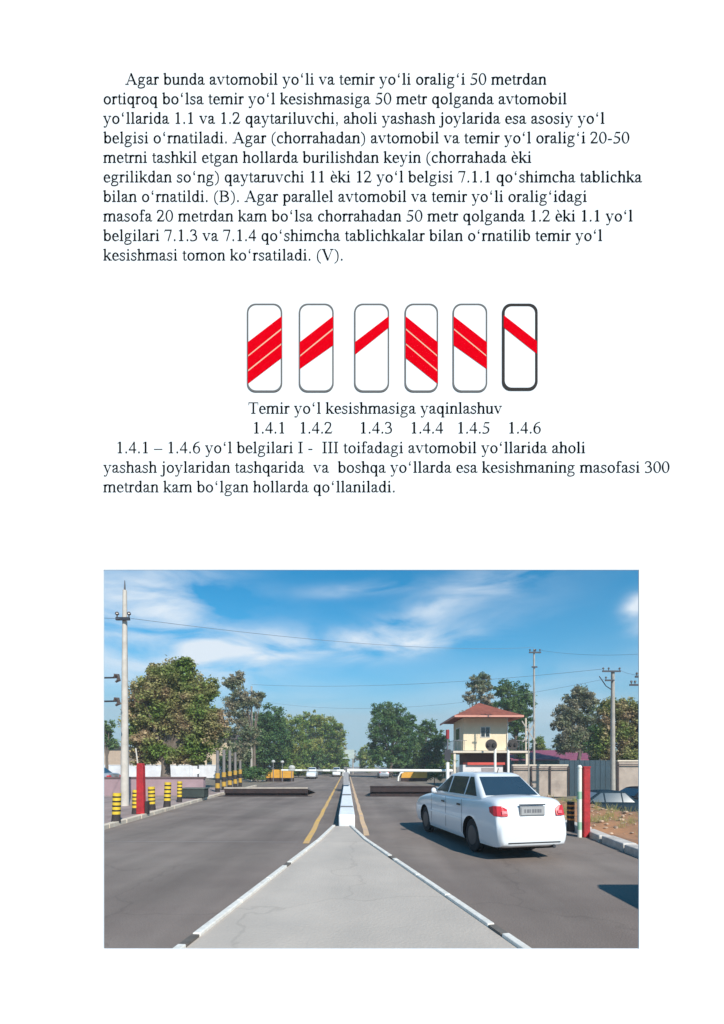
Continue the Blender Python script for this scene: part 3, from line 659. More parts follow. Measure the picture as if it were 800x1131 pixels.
# hip roof with flared eaves
e0, e1 = (7.1, 38.5), (13.0, 46.6)
def ring(x0, y0, x1, y1, z): return [(x0,y0,z),(x1,y0,z),(x1,y1,z),(x0,y1,z)]
rf = MB(); vs = ring(e0[0], e0[1], e1[0], e1[1], 5.86)+ring(8.3, 39.9, 11.9, 45.1, 6.42)+[(9.9, 41.6, 7.35), (10.5, 43.4, 7.35)]
rf.add(vs, [(0,1,5,4),(1,2,6,5),(2,3,7,6),(3,0,4,7),(4,5,8),(5,6,9,8),(6,7,9),(7,4,8,9),(3,2,1,0)]); ro = T(rf, 'roof', m_terra)
mb = MB(); mb.box(e0[0], e1[0], e0[1]-.03, e0[1]+.05, 5.70, 5.86); mb.box(e0[0]-.03, e0[0]+.05, e0[1]+.06, e1[1], 5.70, 5.86); mb.box(e1[0]-.05, e1[0]+.03, e0[1]+.06, e1[1], 5.70, 5.86)
o = mb.build('fascia', m_fascia, ro)
wn = MB(); wn.box(9.66, 10.52, 39.95, 40.0, 4.06, 5.0); wo_ = T(wn, 'window', m_wframe)
mb = MB(); mb.box(9.72, 10.05, 39.93, 39.955, 4.12, 4.94); mb.box(10.12, 10.46, 39.93, 39.955, 4.12, 4.94); mb.build('pane', m_glass, wo_)
wn = MB(); wn.box(8.10, 8.16, 41.4, 43.2, 3.9, 5.1); wo_ = T(wn, 'window', m_wframe)
mb = MB(); mb.box(8.08, 8.105, 41.5, 43.1, 4.0, 5.0); mb.build('pane', m_glass, wo_)
mb = MB(); mb.tube([(12.02, 39.93, 2.84), (12.02, 39.93, 5.75)], .045, 8); T(mb, 'downpipe', m_wframe)
mb = MB(); mb.box(9.4, 10.3, 41.16, 41.2, -.5, 1.7); T(mb, 'door', mat('dark_door', s2l((52,44,46)), .6))
mb = MB(); mb.box(10.7, 12.1, 41.14, 41.2, .5, 1.7); T(mb, 'window', m_glass)

def block(name, label, cat, px0, px1, D, depth, z_top, m, parts):
    x0, x1 = Xat(px0, D), Xat(px1, D); c = ((x0+x1)/2, D, gz((x0+x1)/2, D))
    t = thing(name, label, cat, c)
    def lp(mb, nm, mt, par=t, **k):
        o = mb.build(nm, mt, par, **k)
        if par is t: o.location = (-c[0], -c[1], -c[2])
        return o
    mb = MB(); mb.box(x0, x1, D, D+depth, -.7, z_top); lp(mb, 'wall', m)
    parts(t, lp, x0, x1, D, z_top); return t
m_beige = mat('beige_plaster', s2l((212,190,162)), .85, var=.08, scale=1, col2=s2l((190,168,144)))
m_droof = mat('dark_roof_sheet', s2l((92,84,84)), .7, var=.12, scale=2)
m_purple = mat('purple_roof_sheet', s2l((150,76,100)), .6, var=.1, scale=1.5, col2=s2l((122,62,84)))
m_teal = mat('teal_wall', s2l((62,110,116)), .8, var=.1, scale=1.5)
def pA(t, lp, x0, x1, D, zt):
    mb = MB(); w_ = x1-x0
    mb.prism([(x0-.5, D-.5, zt-.02), (x1+.75, D-.5, zt-.02), (x1+.75, D-.5, zt+.1), ((x0+x1)/2, D-.5, zt+3.0), (x0-.5, D-.5, zt+.1)], (0, 9, 0)); lp(mb, 'roof', m_droof)
    for i in range(4):
        mb = MB(); xx = x1-.9-i*1.5; mb.box(xx-.35, xx+.35, D-.03, D, 1.0, 2.3); o = lp(mb, 'window', m_glass)
        mb = MB(); mb.box(xx-.42, xx+.42, D-.06, D-.032, .93, .99); mb.build('frame', m_wframe, o)
block('house', 'beige house with a dark pitched roof behind the yellow banded posts', 'house', 165, 263, 62, 8, 5.2, m_beige, pA)
def pB(t, lp, x0, x1, D, zt):
    mb = MB(); mb.box(x0-.4, x1+.4, D-.5, D+6.3, zt, zt+.22); lp(mb, 'roof', m_droof)
    for i in range(5):
        mb = MB(); xx = x0+1+i*1.7; mb.box(xx, xx+.8, D-.03, D, 1.4, 2.6); lp(mb, 'window', m_teal)
block('house', 'low tan building with green windows behind the white pole at the left', 'house', 40, 140, 68, 6, 4.3, mat('tan_plaster', s2l((182,160,140)), .85), pB)
def pC(t, lp, x0, x1, D, zt):
    mb = MB(); mb.add([(x0-.3, D-.6, zt-.1), (x1+.3, D-.6, zt-.1), (x1+.3, D+5, zt+1.15), (x0-.3, D+5, zt+1.15), (x0-.3, D-.6, zt-.22), (x1+.3, D-.6, zt-.22), (x1+.3, D+5, zt+1.0), (x0-.3, D+5, zt+1.0)],
        [(0,1,2,3),(7,6,5,4),(0,4,5,1),(1,5,6,2),(2,6,7,3),(3,7,4,0)]); lp(mb, 'roof', m_purple)
    for i in range(6):
        mb = MB(); xx = x0+.8+i*2.1; mb.box(xx, xx+1.1, D-.03, D, .7, 1.6); lp(mb, 'window', m_glass)
block('long_building', 'long low teal building under a sloping purple metal roof right of the tower', 'building', 566, 660, 52, 5, 2.4, m_teal, pC)
# walls and fences
m_steel = mat('dark_steel', s2l((66,66,72)), .5, .4, var=.1)
m_wwall = mat('whitewashed_wall', s2l((226,226,228)), .85, var=.06, scale=.8, col2=s2l((200,198,200)))
m_pwall = mat('pinkish_plinth', s2l((160,134,138)), .9, var=.12, scale=1.2)
wl = thing('boundary_wall', 'long whitewashed boundary wall behind the broad olive tree on the left', 'wall', (-30, 60, 0))
def W(mb, n, m, **k):
    o = mb.build(n, m, wl, **k); o.location = (30, -60, 0); return o
mb = MB(); mb.box(-48, -19.2, 60, 60.3, -.1, 1.62); W(mb, 'wall', m_wwall)
mb = MB(); mb.box(-48.05, -19.15, 59.95, 60.35, 1.62, 1.72); W(mb, 'coping', m_wwall)
for i in range(8):
    mb = MB(); x = -46+i*3.7; mb.box(x-.2, x+.2, 59.85, 59.95, -.1, 1.66); W(mb, 'pier', m_wwall)
lw = thing('low_wall', 'low pinkish garden wall with a dark ledge right behind the bollards', 'wall', (-11.5, 22, .09))
mb = MB(); mb.box(-3.6, 3.35, 0, .25, 0, .82); mb.build('wall', m_pwall, lw)
mb = MB(); mb.box(-3.65, 3.4, -.04, .29, .82, .9); mb.build('ledge', mat('dark_ledge', s2l((104,84,84)), .9), lw)
def fence_right(px0, px1, D, zb, zt, label):
    x0, x1 = Xat(px0, D), Xat(px1, D); g0 = gz((x0+x1)/2, D)
    t = thing('wall_fence', label, 'fence', ((x0+x1)/2, D, g0)); off = (-(x0+x1)/2, -D, -g0)
    mb = MB(); mb.box(x0, x1, D, D+.2, -.7, zt-.05); o = mb.build('panel', mat('tan_wall', s2l((186,170,156)), .9, var=.15, scale=1.5, col2=s2l((150,136,126))), t); o.location = off
    mb = MB(); mb.box(x0, x1, D-.05, D+.25, zt-.05, zt+.04); o = mb.build('coping', m_slab, t); o.location = off
    n = max(2, int((x1-x0)/1.3))
    for i in range(n+1):
        x = x0+(x1-x0)*i/n; mb = MB(); mb.box(x-.05, x+.05, D-.12, D-.052, -.6, zt-.1); o = mb.build('post', mat('dark_fence_post', s2l((70,58,56)), .7), t); o.location = off
    mb = MB(); mb.box(x0, x1, D-.16, D-.122, zt-.3, zt-.24); o = mb.build('rail', _m['dark_fence_post'], t); o.location = off
fence_right(566, 628, 33, 0, 1.6, 'tan wall with dark fence posts between the tower and the red post')
fence_right(682, 760, 30, 0, 1.88, 'tan wall panel behind the dark car at the right edge')
tf = thing('sheet_fence', 'dark teal sheet metal fence between the tan wall and the thick grey pole', 'fence', (Xat(652, 35), 35, -.8))
mb = MB(); hw_ = 34/F*35
for i in range(24): a_ = -hw_+2*hw_*i/24; mb.box(a_+.003, a_+2*hw_/24-.003, (i%2)*.03, (i%2)*.03+.03, 0, 2.78)
mb.build('panel', mat('dark_teal_sheet', s2l((44,68,80)), .6, var=.15, scale=1.2), tf)
for i in range(4):
    a_ = -hw_+2*hw_*i/3; mb = MB(); mb.box(a_-.05, a_+.05, .07, .15, 0, 2.9); mb.build('post', m_steel, tf)
# striped red and white board fence under the tower
m_rw = mat('red_fascia', s2l((206,74,62)), .6, var=.08); m_lw = mat('pale_panel', s2l((214,208,206)), .7, var=.08)
ks = thing('kiosk', 'low white kiosk with a red roof edge in front of the tower', 'kiosk', (8.3, 34, gz(8.3,34)))
def K(mb, n, m):
    o = mb.build(n, m, ks); o.location = (-8.3, -34, -gz(8.3,34)); return o
mb = MB(); mb.box(6.9, 9.9, 34, 35.4, -.6, 1.62); K(mb, 'wall', m_lw)
mb = MB(); mb.box(7.2, 10.0, 33.8, 35.5, 1.62, 1.8); K(mb, 'roof', m_rw)
mb = MB(); mb.box(8.3, 9.4, 33.96, 34, .6, 1.4); K(mb, 'window', mat('grey_shutter', s2l((150,140,140)), .6))

# ================================================================== poles, wires
m_wpole = mat('white_concrete_pole', s2l((204,196,186)), .85, var=.08, scale=3, bump=.15, col2=s2l((176,168,158)))
m_gpole = mat('grey_concrete_pole', s2l((178,170,160)), .85, var=.1, scale=3, col2=s2l((150,144,136)))
#m_steel, s2l((66,66,72)), .5, .4, var=.1)
m_ins = mat('insulator_ceramic', s2l((90,80,76)), .3, var=.1)
def pole(px, D, py_top, r0, r1, m, label, arms=(), spike=0, extra=None, rise=0):
    x = Xat(px, D); b = Vector((x, D, gz(x, D)+rise)); t = thing('utility_pole', label, 'utility pole', b)
    h = Zat(py_top, D)-b.z
    mb = MB(); mb.tube([(0,0,-.3), (0,0,h*.5), (0,0,h)], [r0, (r0+r1)/2, r1], 14); mb.build('shaft', m, t, smooth=True)
    if spike: mb = MB(); mb.tube([(0,0,h), (0,0,h+spike)], [.035, .012], 8); mb.build('spike', m_steel, t)
    for (py, xa, xb, ins) in arms:
        z = Zat(py, D)-b.z; a = (xa-px)*D/F; c = (xb-px)*D/F
        mb = MB(); mb.box(a, c, -.05-r0, .03-r0, z-.05, z+.05); o = mb.build('crossarm', m_steel, t)
        for ii in ins:
            q = (ii-px)*D/F; mb = MB(); mb.tube([(q,-r0,z+.05),(q,-r0,z+.14),(q,-r0,z+.16),(q,-r0,z+.22),(q,-r0,z+.25)], [.02,.03,.07,.06,.03], 8); mb.build('insulator', m_ins, o, smooth=True)
    if extra: extra(t, h, b)
    return t
pole(138, 16.2, 652, .145, .07, m_wpole, 'tall white tapering concrete pole by the bollards at the left edge', arms=[(685, 131, 146, (132, 145))], spike=.35, rise=.1)
def lamps(t, h, b):
    for py in (749, 775):
        z = Zat(py, 15)-b.z; mb = MB(); mb.tube([(0,0,z),(.95,0,z+.02)], .028, 8); o = mb.build('arm', m_steel, t)
        mb = MB(); mb.tube([(.86,0,z+.02),(.88,0,z+.1),(.97,0,z+.1),(1.0,0,z-.07),(.9,0,z-.12)], [.05,.06,.06,.07,.04], 8); mb.build('lamp_head', m_ins, o)
pole(98, 15, 735, .14, .1, m_gpole, 'pole hidden at the left edge whose two dark lamp brackets reach into view', extra=lamps, rise=.1)
pole(278, 46, 758, .13, .09, m_gpole, 'slim grey pole with crossarms in front of the dark trees left of the road', arms=[(766, 270, 288, (272,278,286)), (776, 274, 285, (275, 284))])
def mast(t, h, b):
    for s_ in (-1, 1):
        z = 2.0; mb = MB(); mb.tube([(s_*.9, 0, -.2), (0, 0, z)], .045, 8); mb.build('brace', m_gpole, t)
    mb = MB(); mb.tube([(-.02,-.1,.9),(-.02,-.1,1.5)], .14, 10); mb.build('cap_box', m_wframe, t)
pole(590, 34, 717, .1, .06, m_gpole, 'slim tall pale mast with braces at its foot right of the tower', arms=[(721, 584, 597, (585, 591, 596)), (737, 587, 593, ())], extra=mast)
def tarm(t, h, b):
    mb = MB(); mb.tube([(-.9,0,h-.35),(-.45,0,h-1.0),(0,0,h-1.3)], .03, 6); mb.build('stay', m_steel, t)
pole(677, 30, 741, .17, .11, m_gpole, 'thick grey pole with a T shaped crossarm in front of the right hand trees', arms=[(742, 664, 684, (665, 671, 683)), (752, 667, 677, (668,))], extra=tarm)
pole(712, 26, 725, .14, .1, m_gpole, 'pole at the right edge showing only the insulators on its slanted arm', arms=[(757, 694, 712, (696, 700, 706)), (748, 700, 712, (702,))])
def wire(label, *pts, r_=.014, sag=.0):
    mb = MB(); out = []
    for (a, b) in zip(pts, pts[1:]):
        for i in range(14):
            t_ = i/14; p = Vector(a).lerp(Vector(b), t_); p.z -= sag*4*t_*(1-t_); out.append(p)
    out.append(Vector(pts[-1])); mb.tube(out, r_*.62, 6)
    return tag(mb.build('overhead_wire', mat('aluminium_wire', s2l((116,130,148)), .6, .1)), label, 'wire', 'overhead wires across the road')
wire('overhead wire from the white pole crossarm to the pale mast top', P(145,683,16), P(590,715,33.8), sag=.45, r_=.016)
wire('overhead wire from the white pole leaving past the left edge', P(60,676,13), P(132,683,16), sag=.05)
wire('overhead wire from the slim grey pole to the T shaped crossarm', P(278,756,45.8), P(665,739,29.8), sag=.55, r_=.022)
wire('lower overhead wire from the slim grey pole to the pole under the T', P(284,774,45.8), P(668,750,29.8), sag=1.3, r_=.016)
wire('overhead wire from the pale mast top to the right edge', P(596,718,33.8), P(712,722,26), sag=.2, r_=.016)
wire('short overhead wire between the T pole and the right edge pole', P(683,739,29.8), P(712,745,26), sag=.15)

# ================================================================== crossing furniture
m_yb = mat('signal_yellow', s2l((232,200,44)), .7, var=.08, scale=9, col2=s2l((196,160,50))); m_blk = mat('black_band', s2l((36,34,34)), .7, var=.15)
m_base = mat('dark_bollard_base', s2l((52,46,46)), .85, var=.2)
def bollard(px, pb, pt, wpx, label, m1=m_yb, grp='striped bollards along the left kerb', z0=.09):
    p = G(px, pb, z0); D = p.y; h = Zat(pt, D)-z0; r_ = wpx/2*D/F
    t = thing('bollard', label, 'bollard', p, group=grp); t.rotation_euler = (rad(math.sin(px*7)*1.8), rad(math.cos(px*5)*2.0), 0)
    mb = MB(); mb.tube([(0,0,-.02),(0,0,h*.10),(0,0,h*.26)], [r_*1.15, r_*1.05, r_*.96], 14); mb.build('base', m_base, t, smooth=True)
    mb = MB(); n = 9; z = h*.26; dz = (h*.74)/(5*1.35+4*.75)
    for i in range(n):
        q_ = dz*(.75 if i % 2 else 1.35); mb.k = i % 2; mb.tube([(0,0,z),(0,0,z+q_)], r_*(1 if i % 2 else .985), 16, cap=(i == n-1)); z += q_
    mb.build('banded_shaft', [m1, m_blk] if m1 is m_yb else [m_blk, m1], t, smooth=True)
    return t
bollard(128.3, 907.5, 876, 8.6, 'yellow and black banded bollard nearest the left edge of the view')
bollard(149.4, 899, 872.5, 6.4, 'yellow and black banded bollard half hidden behind the red post')
bollard(168, 894.5, 869, 7.2, 'yellow and black banded bollard just right of the red post')
bollard(184.6, 891.5, 864, 7.0, 'yellow and black banded bollard fourth from the left edge')
bollard(198.3, 886, 863, 5.2, 'farthest and slimmest yellow and black banded bollard beside the dark box')
bollard(630.5, 917, 885.5, 8.0, 'orange and black banded bollard between the white car and the red post', m1=mat('orange_band', s2l((232,140,60)), .6), grp='bollards on the right', z0=.1)
# yellow footed posts further along the left kerb
for i, (px, pt, w_, lab) in enumerate([(240.5, 829, 4.6, 'leftmost yellow footed grey post in front of the beige house'), (247.5, 828, 4.4, 'second yellow footed grey post in front of the beige house'), (254, 829, 4.2, 'third yellow footed grey post in front of the beige house'),
                                   (260, 831, 3.8, 'fourth yellow footed grey post in front of the beige house'), (265.5, 840, 3.4, 'rightmost and shortest yellow footed post in front of the beige house')]):
    D = 25+i*2.2; x = Xat(px, D); t = thing('gate_post', lab, 'post', (x, D, 0), group='yellow footed posts by the left kerb'); r_ = w_/2*D/F
    h = Zat(pt, D); hb = Zat(854-i, D)
    mb = MB(); mb.tube([(0,0,0),(0,0,.3)], r_*1.15, 12); mb.build('base', m_base, t)
    mb = MB(); n = 3
    for j in range(n): mb.k = 1 if j == 1 else 0; mb.tube([(0,0,.3+(hb-.3)*j/n),(0,0,.3+(hb-.3)*(j+1)/n)], r_*1.08, 12, cap=(j == n-1))
    mb.build('yellow_foot', [mat('dull_yellow', s2l((204,162,56)), .8, var=.15, scale=8, col2=s2l((160,124,60))), m_base], t, smooth=True)
    mb = MB(); mb.tube([(0,0,hb),(0,0,h)], r_*.75, 12); mb.build('shaft', mat('blue_grey_post', s2l((124,118,116)), .6, var=.12), t, smooth=True)
m_redp = mat('red_post_paint', s2l((190,36,44)), .65, var=.12, scale=7, col2=s2l((140,30,36)), bump=.3, bscale=30)
# left red post: square tapering cabinet post with a cap
p = G(156, 899, .09); D = p.y; t = thing('red_post', 'red tapering barrier post among the bollards on the left', 'post', p)
k_ = D/F; h = Zat(843, D)-.09
mb = MB(); mb.prism([(-4.2*k_, -.07, 0), (4.2*k_, -.07, 0), (3.2*k_, -.07, h*.93), (2.4*k_, -.07, h), (-3.4*k_, -.07, h), (-4*k_, -.07, h*.93)], (0, .15, 0)); mb.build('body', m_redp, t, bevel=.012)
mb = MB(); mb.tube([(-.1,0,h),(-.16,0,h+.45)], .02, 8); mb.build('rod', m_wpole, t)
mb = MB(); mb.box(5*k_, 8*k_, -.05, .08, .0, h*.25); mb.build('latch_box', m_base, t)
# right red post and its white-green companion
p = G(647.6, 919.5, .1); D = p.y; k_ = D/F; h = Zat(848, D)-.1; t = thing('red_post', 'plain red square post standing at the right kerb beside the white and green one', 'post', p)
mb = MB(); mb.box(-3.5*k_, 3.5*k_, -.05, .09, -.1, h); mb.build('body', m_redp, t, bevel=.012)
mb = MB(); mb.box(-3.8*k_, 3.8*k_, -.06, .1, h, h+.03); mb.build('cap', m_redp, t)
p = G(640.3, 919.5, .1); D = p.y; k_ = D/F; h = Zat(849, D)-.1; t = thing('white_post', 'slim white and green post with a round top left of the red one', 'post', p)
mb = MB(); m_grn = mat('pale_green_paint', s2l((150,190,160)), .6, var=.1); n = 9
for i in range(n): mb.k = 1 if i in (5, 1) else 0; mb.tube([(0,0,-.1+(h+.1)*i/n),(0,0,-.1+(h+.1)*(i+1)/n)], 2.3*k_, 12, cap=(i == n-1))
mb.build('shaft', [mat('white_post_paint', s2l((224,224,212)), .6, var=.1), m_grn], t, smooth=True)
mb = MB(); mb.ball((0,0,h+.03), 2.6*k_); mb.build('knob', _m['white_post_paint'], t, smooth=True)
# anti-ramming plates raised from the road
m_plate = mat('dark_rusty_steel', s2l((58,40,38)), .8, var=.3, scale=3, col2=s2l((36,28,30))); m_pedge = mat('pale_plate_edge', s2l((176,164,152)), .7, var=.15); m_ptop = mat('plate_top', s2l((110,106,106)), .8, var=.15)
def plate(x0p, x1p, yb, yt, label):
    D = CAMH*F/(yb-H); zt = Zat(yt, D); x0, x1 = Xat(x0p, D), Xat(x1p, D); t = thing('barrier_plate', label, 'barrier plate', ((x0+x1)/2, D, 0), group='steel plates raised across the lanes'); w_ = (x1-x0)/2
    mb = MB(); mb.prism([(-w_, .06, zt-.03), (-w_, 3.2, .02), (-w_, 3.2, 0), (-w_, .06, zt-.11)], (2*w_, 0, 0)); mb.build('deck', m_ptop, t)
    mb = MB(); mb.box(-w_, w_, 0, .055, zt-.30, zt-.075); mb.build('front_face', m_plate, t)
    mb = MB(); mb.box(-w_-.01, w_+.01, -.02, .058, zt-.072, zt); mb.build('edge', m_pedge, t)
    for s_ in (-.8, -.25, .25, .8):
        mb = MB(); mb.prism([(s_*w_-.03, .1, 0), (s_*w_-.03, 1.6, 0), (s_*w_-.03, 1.6, zt*.4), (s_*w_-.03, .1, zt-.13)], (.06, 0, 0)); mb.build('strut', m_plate, t)
    mb = MB(); mb.box(-w_, w_, .12, .16, 0, zt-.13); mb.build('skirt', m_plate, t)
    mb = MB()
    mb.box(-w_-.22, w_+.22, -.30, -.08, .0, .012); mb.build('pit_frame', m_base, t)
plate(248, 340, 879.5, 869.5, 'dark steel plate raised across the left lane with a pale edge')
plate(409, 481, 879.5, 868, 'dark reddish steel plate raised across the right lane ahead of the white car')
bpy.data.objects['edge.001'].data.materials[0] = m_plate
# barrier arms
m_arm = mat('white_barrier_paint', s2l((238,236,228)), .5, var=.05)
m_armg = mat('grey_barrier_band', s2l((176,176,172)), .5, var=.05)
def arm(px0, px1, py0, py1, D, r0, r1, label, cab_px, bands):
    a, b = P(px0, py0, D), P(px1, py1, D); t = thing('crossing_barrier', label, 'barrier', (Xat(cab_px, D), D, 0), group='lowered crossing barriers'); o_ = Vector((Xat(cab_px, D), D, 0))
    mb = MB(); n = bands
    for i in range(n): mb.k = i % 2 if n > 3 else 0; mb.tube([a.lerp(b, i/n)-o_, a.lerp(b, (i+1)/n)-o_], [r0+(r1-r0)*i/n, r0+(r1-r0)*(i+1)/n], 10, cap=(i in (0, n-1)))
    mb.build('boom', [m_arm, m_armg], t)
    mb = MB(); mb.box(-.16, .16, -.15+.3, .2+.3, 0, 1.15); mb.build('cabinet', mat('grey_cabinet', s2l((150,150,154)), .6), t, bevel=.02)
    return t
arm(311, 380, 850.6, 851.3, 27, .05, .075, 'thin lowered barrier arm with pale bands across the left lane', 382, 9)
arm(386, 500, 850.8, 851.3, 26, .09, .08, 'thick white lowered barrier arm across the right lane', 499, 3)
p_ = P(382, 846, 28); t = thing('barrier_machine', 'dark grey barrier support post standing on the median end', 'barrier post', (p_.x, 28.6, 0.3))
mb = MB(); mb.box(-.16, .16, -.1, .1, 0, 1.15); mb.build('body', mat('mid_grey_paint', s2l((112,110,112)), .6), t, bevel=.02)
mb = MB(); mb.box(-.22, -.05, -.14, -.102, .6, .95); mb.box(.07, .22, -.14, -.102, .75, 1.05); mb.build('plate', m_arm, t)
# yellow far plates
m_oy = mat('orange_yellow_paint', s2l((214,156,54)), .6, var=.15, scale=2)
def farplate(x0p, x1p, yb, yt, D, label):
    x0, x1 = Xat(x0p, D), Xat(x1p, D); z0, z1 = Zat(yb, D), Zat(yt, D); w_ = (x1-x0)/2
    t = thing('yellow_barrier_plate', label, 'barrier plate', ((x0+x1)/2, D, 0), group='yellow plates on the far side')
    mb = MB(); mb.prism([(-w_*.8, 0, .35), (w_, 0, .35), (w_, 0, z1*.94), (w_*.6, 0, z1), (-w_*.4, 0, z1), (-w_*.75, 0, z1*.8)], (0, .3, 0)); mb.build('panel', m_oy, t, bevel=.02)
    mb = MB(); mb.box(-w_*.8, w_, .02, .5, 0, .345); mb.build('base', m_plate, t)
    mb = MB(); q = [(-w_*1.0, .1, 0)]+[(-w_*1.0+.28*math.sin(a)*2, .1, z1*.85*math.sin(a*1.0)) for a in (.5, 1.0, 1.5)]
    mb.tube([(-w_, .1, .05), (-w_*.98, .1, z1*.45), (-w_*.85, .1, z1*.8), (-w_*.6, .1, z1*.98)], .09, 8); mb.build('guard', m_arm, t, smooth=True)
farplate(290, 324, 860, 850, 45, 'yellow raised plate with a white curved guard beyond the left barrier arm')
farplate(440, 472, 860, 852, 45, 'yellow raised plate beyond the white barrier arm on the right')
def gl(px, py, D, r_, label):
    x = Xat(px, D); z = Zat(py, D); t = thing('signal_lamp', label, 'signal lamp', (x, D, 0), group='white round lamps beyond the left barrier arm')
    mb = MB(); mb.tube([(0,0,0),(0,0,z-r_*.8)], .04, 8); mb.build('post', m_rail, t)
    mb = MB(); mb.ball((0,0,z), r_, sq=(1,.6,.8)); mb.build('head', m_armg, t, smooth=True)
gl(302, 841, 44, .19, 'left one of the small round white lamps above the yellow plate'); gl(312, 841.5, 44.3, .18, 'right one of the small round white lamps above the yellow plate'); gl(322.5, 848, 43.5, .33, 'largest round white lamp at the right end of the yellow plate')
# round signal backs on white posts
def signal(px, py, r_px, D, post_px, label):
    x = Xat(post_px, D); b = Vector((x, D, gz(x, D))); c = P(px, py, D)-b; t = thing('crossing_signal', label, 'signal', b, group='round backed crossing signals')
    mb = MB(); mb.tube([(0,0,-.1),(0,0,c.z-.1)], .07, 10); mb.build('post', m_arm, t, smooth=True)
    R = r_px*D/F; mb = MB(); mb.tube([(c.x,-.14,c.z),(c.x,-.11,c.z)], R, 26); mb.build('backboard', mat('dark_signal_board', s2l((58,52,50)), .6, var=.2, scale=6), t)
    mb = MB(); mb.tube([(0,0,c.z-.1),(c.x,-.05,c.z)], .035, 8); mb.build('bracket', m_rail, t)
    for s_ in (-.45, .45):
        mb = MB(); mb.tube([(c.x+s_*R,-.22,c.z),(c.x+s_*R,-.142,c.z)], [R*.28, R*.34], 12); mb.build('hood', m_blk, t)
signal(542, 823, 6.4, 24, 547, 'round dark signal board on a white post in front of the tower wall')
signal(565.8, 822.5, 6.0, 25, 561.5, 'round dark signal board on a white post at the right end of the tower balcony')
x = Xat(494.5, 25.6); t = thing('signal_post', 'grey signal post with a red lamp head at the end of the white barrier arm', 'signal', (x, 25.6, 0))
mb = MB(); mb.tube([(0,0,0),(0,0,Zat(842,25.6))], .1, 10); mb.build('pedestal', m_arm, t)
mb = MB(); mb.tube([(0,0,Zat(842,25.6)),(0,0,Zat(812,25.6))], .045, 8); mb.build('post', m_rail, t)
mb = MB(); mb.tube([(0,0,Zat(816,25.6)),(0,0,Zat(806,25.6))], .1, 10); mb.build('lamp_head', mat('red_lamp_housing', s2l((150,44,50)), .5), t)
mb = MB(); mb.box(-.17,.17,-.06,.04,Zat(840,25.6),Zat(828,25.6)); mb.build('control_box', m_steel, t)
# X-shaped crossing sign
D = 27; x = Xat(584, D); t = thing('crossbuck_sign', 'white X shaped level crossing sign on a post between the tower and the mast', 'sign', (x, D, gz(x, D))); g0 = gz(x, D)
mb = MB(); mb.tube([(0,0,-.1),(0,0,Zat(800,D)-g0)], .04, 8); mb.build('post', m_gpole, t)
zc = Zat(809, D)-g0
for s_, ln in ((1, .8), (-1, .66)):
    M4 = Matrix.Translation((0, -.06-.03*s_, zc)) @ Matrix.Rotation(s_*rad(58), 4, 'Y'); mb = MB(); mb.box(-ln, ln, -.012, .012, -.032, .032, M4); mb.build('arm', m_gpole, t)
# little sign post with a white disc, left kerb
D = 23; x = Xat(219, D); t = thing('sign_post', 'small post with a round white sign and a pinkish box beside the dark box', 'sign', (x, D, .09))
mb = MB(); mb.tube([(0,0,0),(0,0,Zat(845,D)-.09)], .04, 8); mb.build('post', m_steel, t)
mb = MB(); z = Zat(852, D)-.09; mb.tube([(0,-.08,z),(0,-.05,z)], .13, 18); mb.build('sign_disc', m_arm, t)
mb = MB(); mb.box(-.02,.34,-.12,.12,0,.62); mb.build('box', m_pwall, t, bevel=.02)
D = 20; x0, x1 = Xat(203, D), Xat(228, D); t = thing('cable_box', 'low dark green equipment box on the left pavement behind the last bollard', 'box', ((x0+x1)/2, D, .09)); w_ = (x1-x0)/2
mb = MB(); mb.box(-w_, w_, -.3, .3, .05, .42); mb.build('body', mat('dark_green_paint', s2l((52,60,56)), .6, var=.15), t, bevel=.03)
mb = MB(); mb.box(-w_-.03, w_+.03, -.33, .33, .42, .47); mb.build('lid', mat('grey_green_lid', s2l((92,98,92)), .6, var=.15), t, bevel=.01)
# far street sign
D = 90; x = Xat(390, D); t = thing('direction_sign', 'far pale roadside sign panel at the end of the road', 'sign', (x, D, 0))
mb = MB(); mb.tube([(0,0,0),(0,0,Zat(829,D))], .12, 8); mb.build('post', m_gpole, t)
mb = MB(); mb.box(-2.2, .3, -.16, -.12, Zat(838,D), Zat(828,D)); mb.build('panel', mat('pale_sign_panel', s2l((176,190,186)), .6), t)

# ================================================================== cars
def catmull(P_, sub):
    Q = [P_[0]]+list(P_)+[P_[-1]]; out = []
    for i in range(1, len(Q)-2):
        for k in range(sub):
            t = k/sub; a, b, c, d = Q[i-1:i+3]
            out.append([.5*((2*b[j])+(-a[j]+c[j])*t+(2*a[j]-5*b[j]+4*c[j]-d[j])*t*t+(-a[j]+3*b[j]-3*c[j]+d[j])*t**3) for j in range(len(a))])
    out.append(list(P_[-1])); return out
m_glasscar = mat('tinted_car_glass', (.022,.045,.07), .08, var=.05, spec=.9)
m_tyre = mat('tyre_rubber', (.02,.02,.021), .85, var=.15); m_rim = mat('wheel_rim', s2l((78,80,84)), .5, .5, var=.1)
m_under = mat('dark_wheel_well', (.008,.008,.009), .9, var=.1)
m_tail = mat('red_tail_lamp', s2l((196,40,52)), .35, var=.15, scale=9, spec=.4); m_taill = mat('pink_tail_lamp', s2l((226,104,112)), .3, var=.1, spec=.7)
m_plate2 = mat('number_plate', s2l((160,160,160)), .6, var=.1); m_pchar = mat('plate_marks', s2l((112,112,116)), .6)
m_blackt = mat('black_trim', (.015,.015,.016), .5, var=.1)
ZR, ZB = 1.375, .95
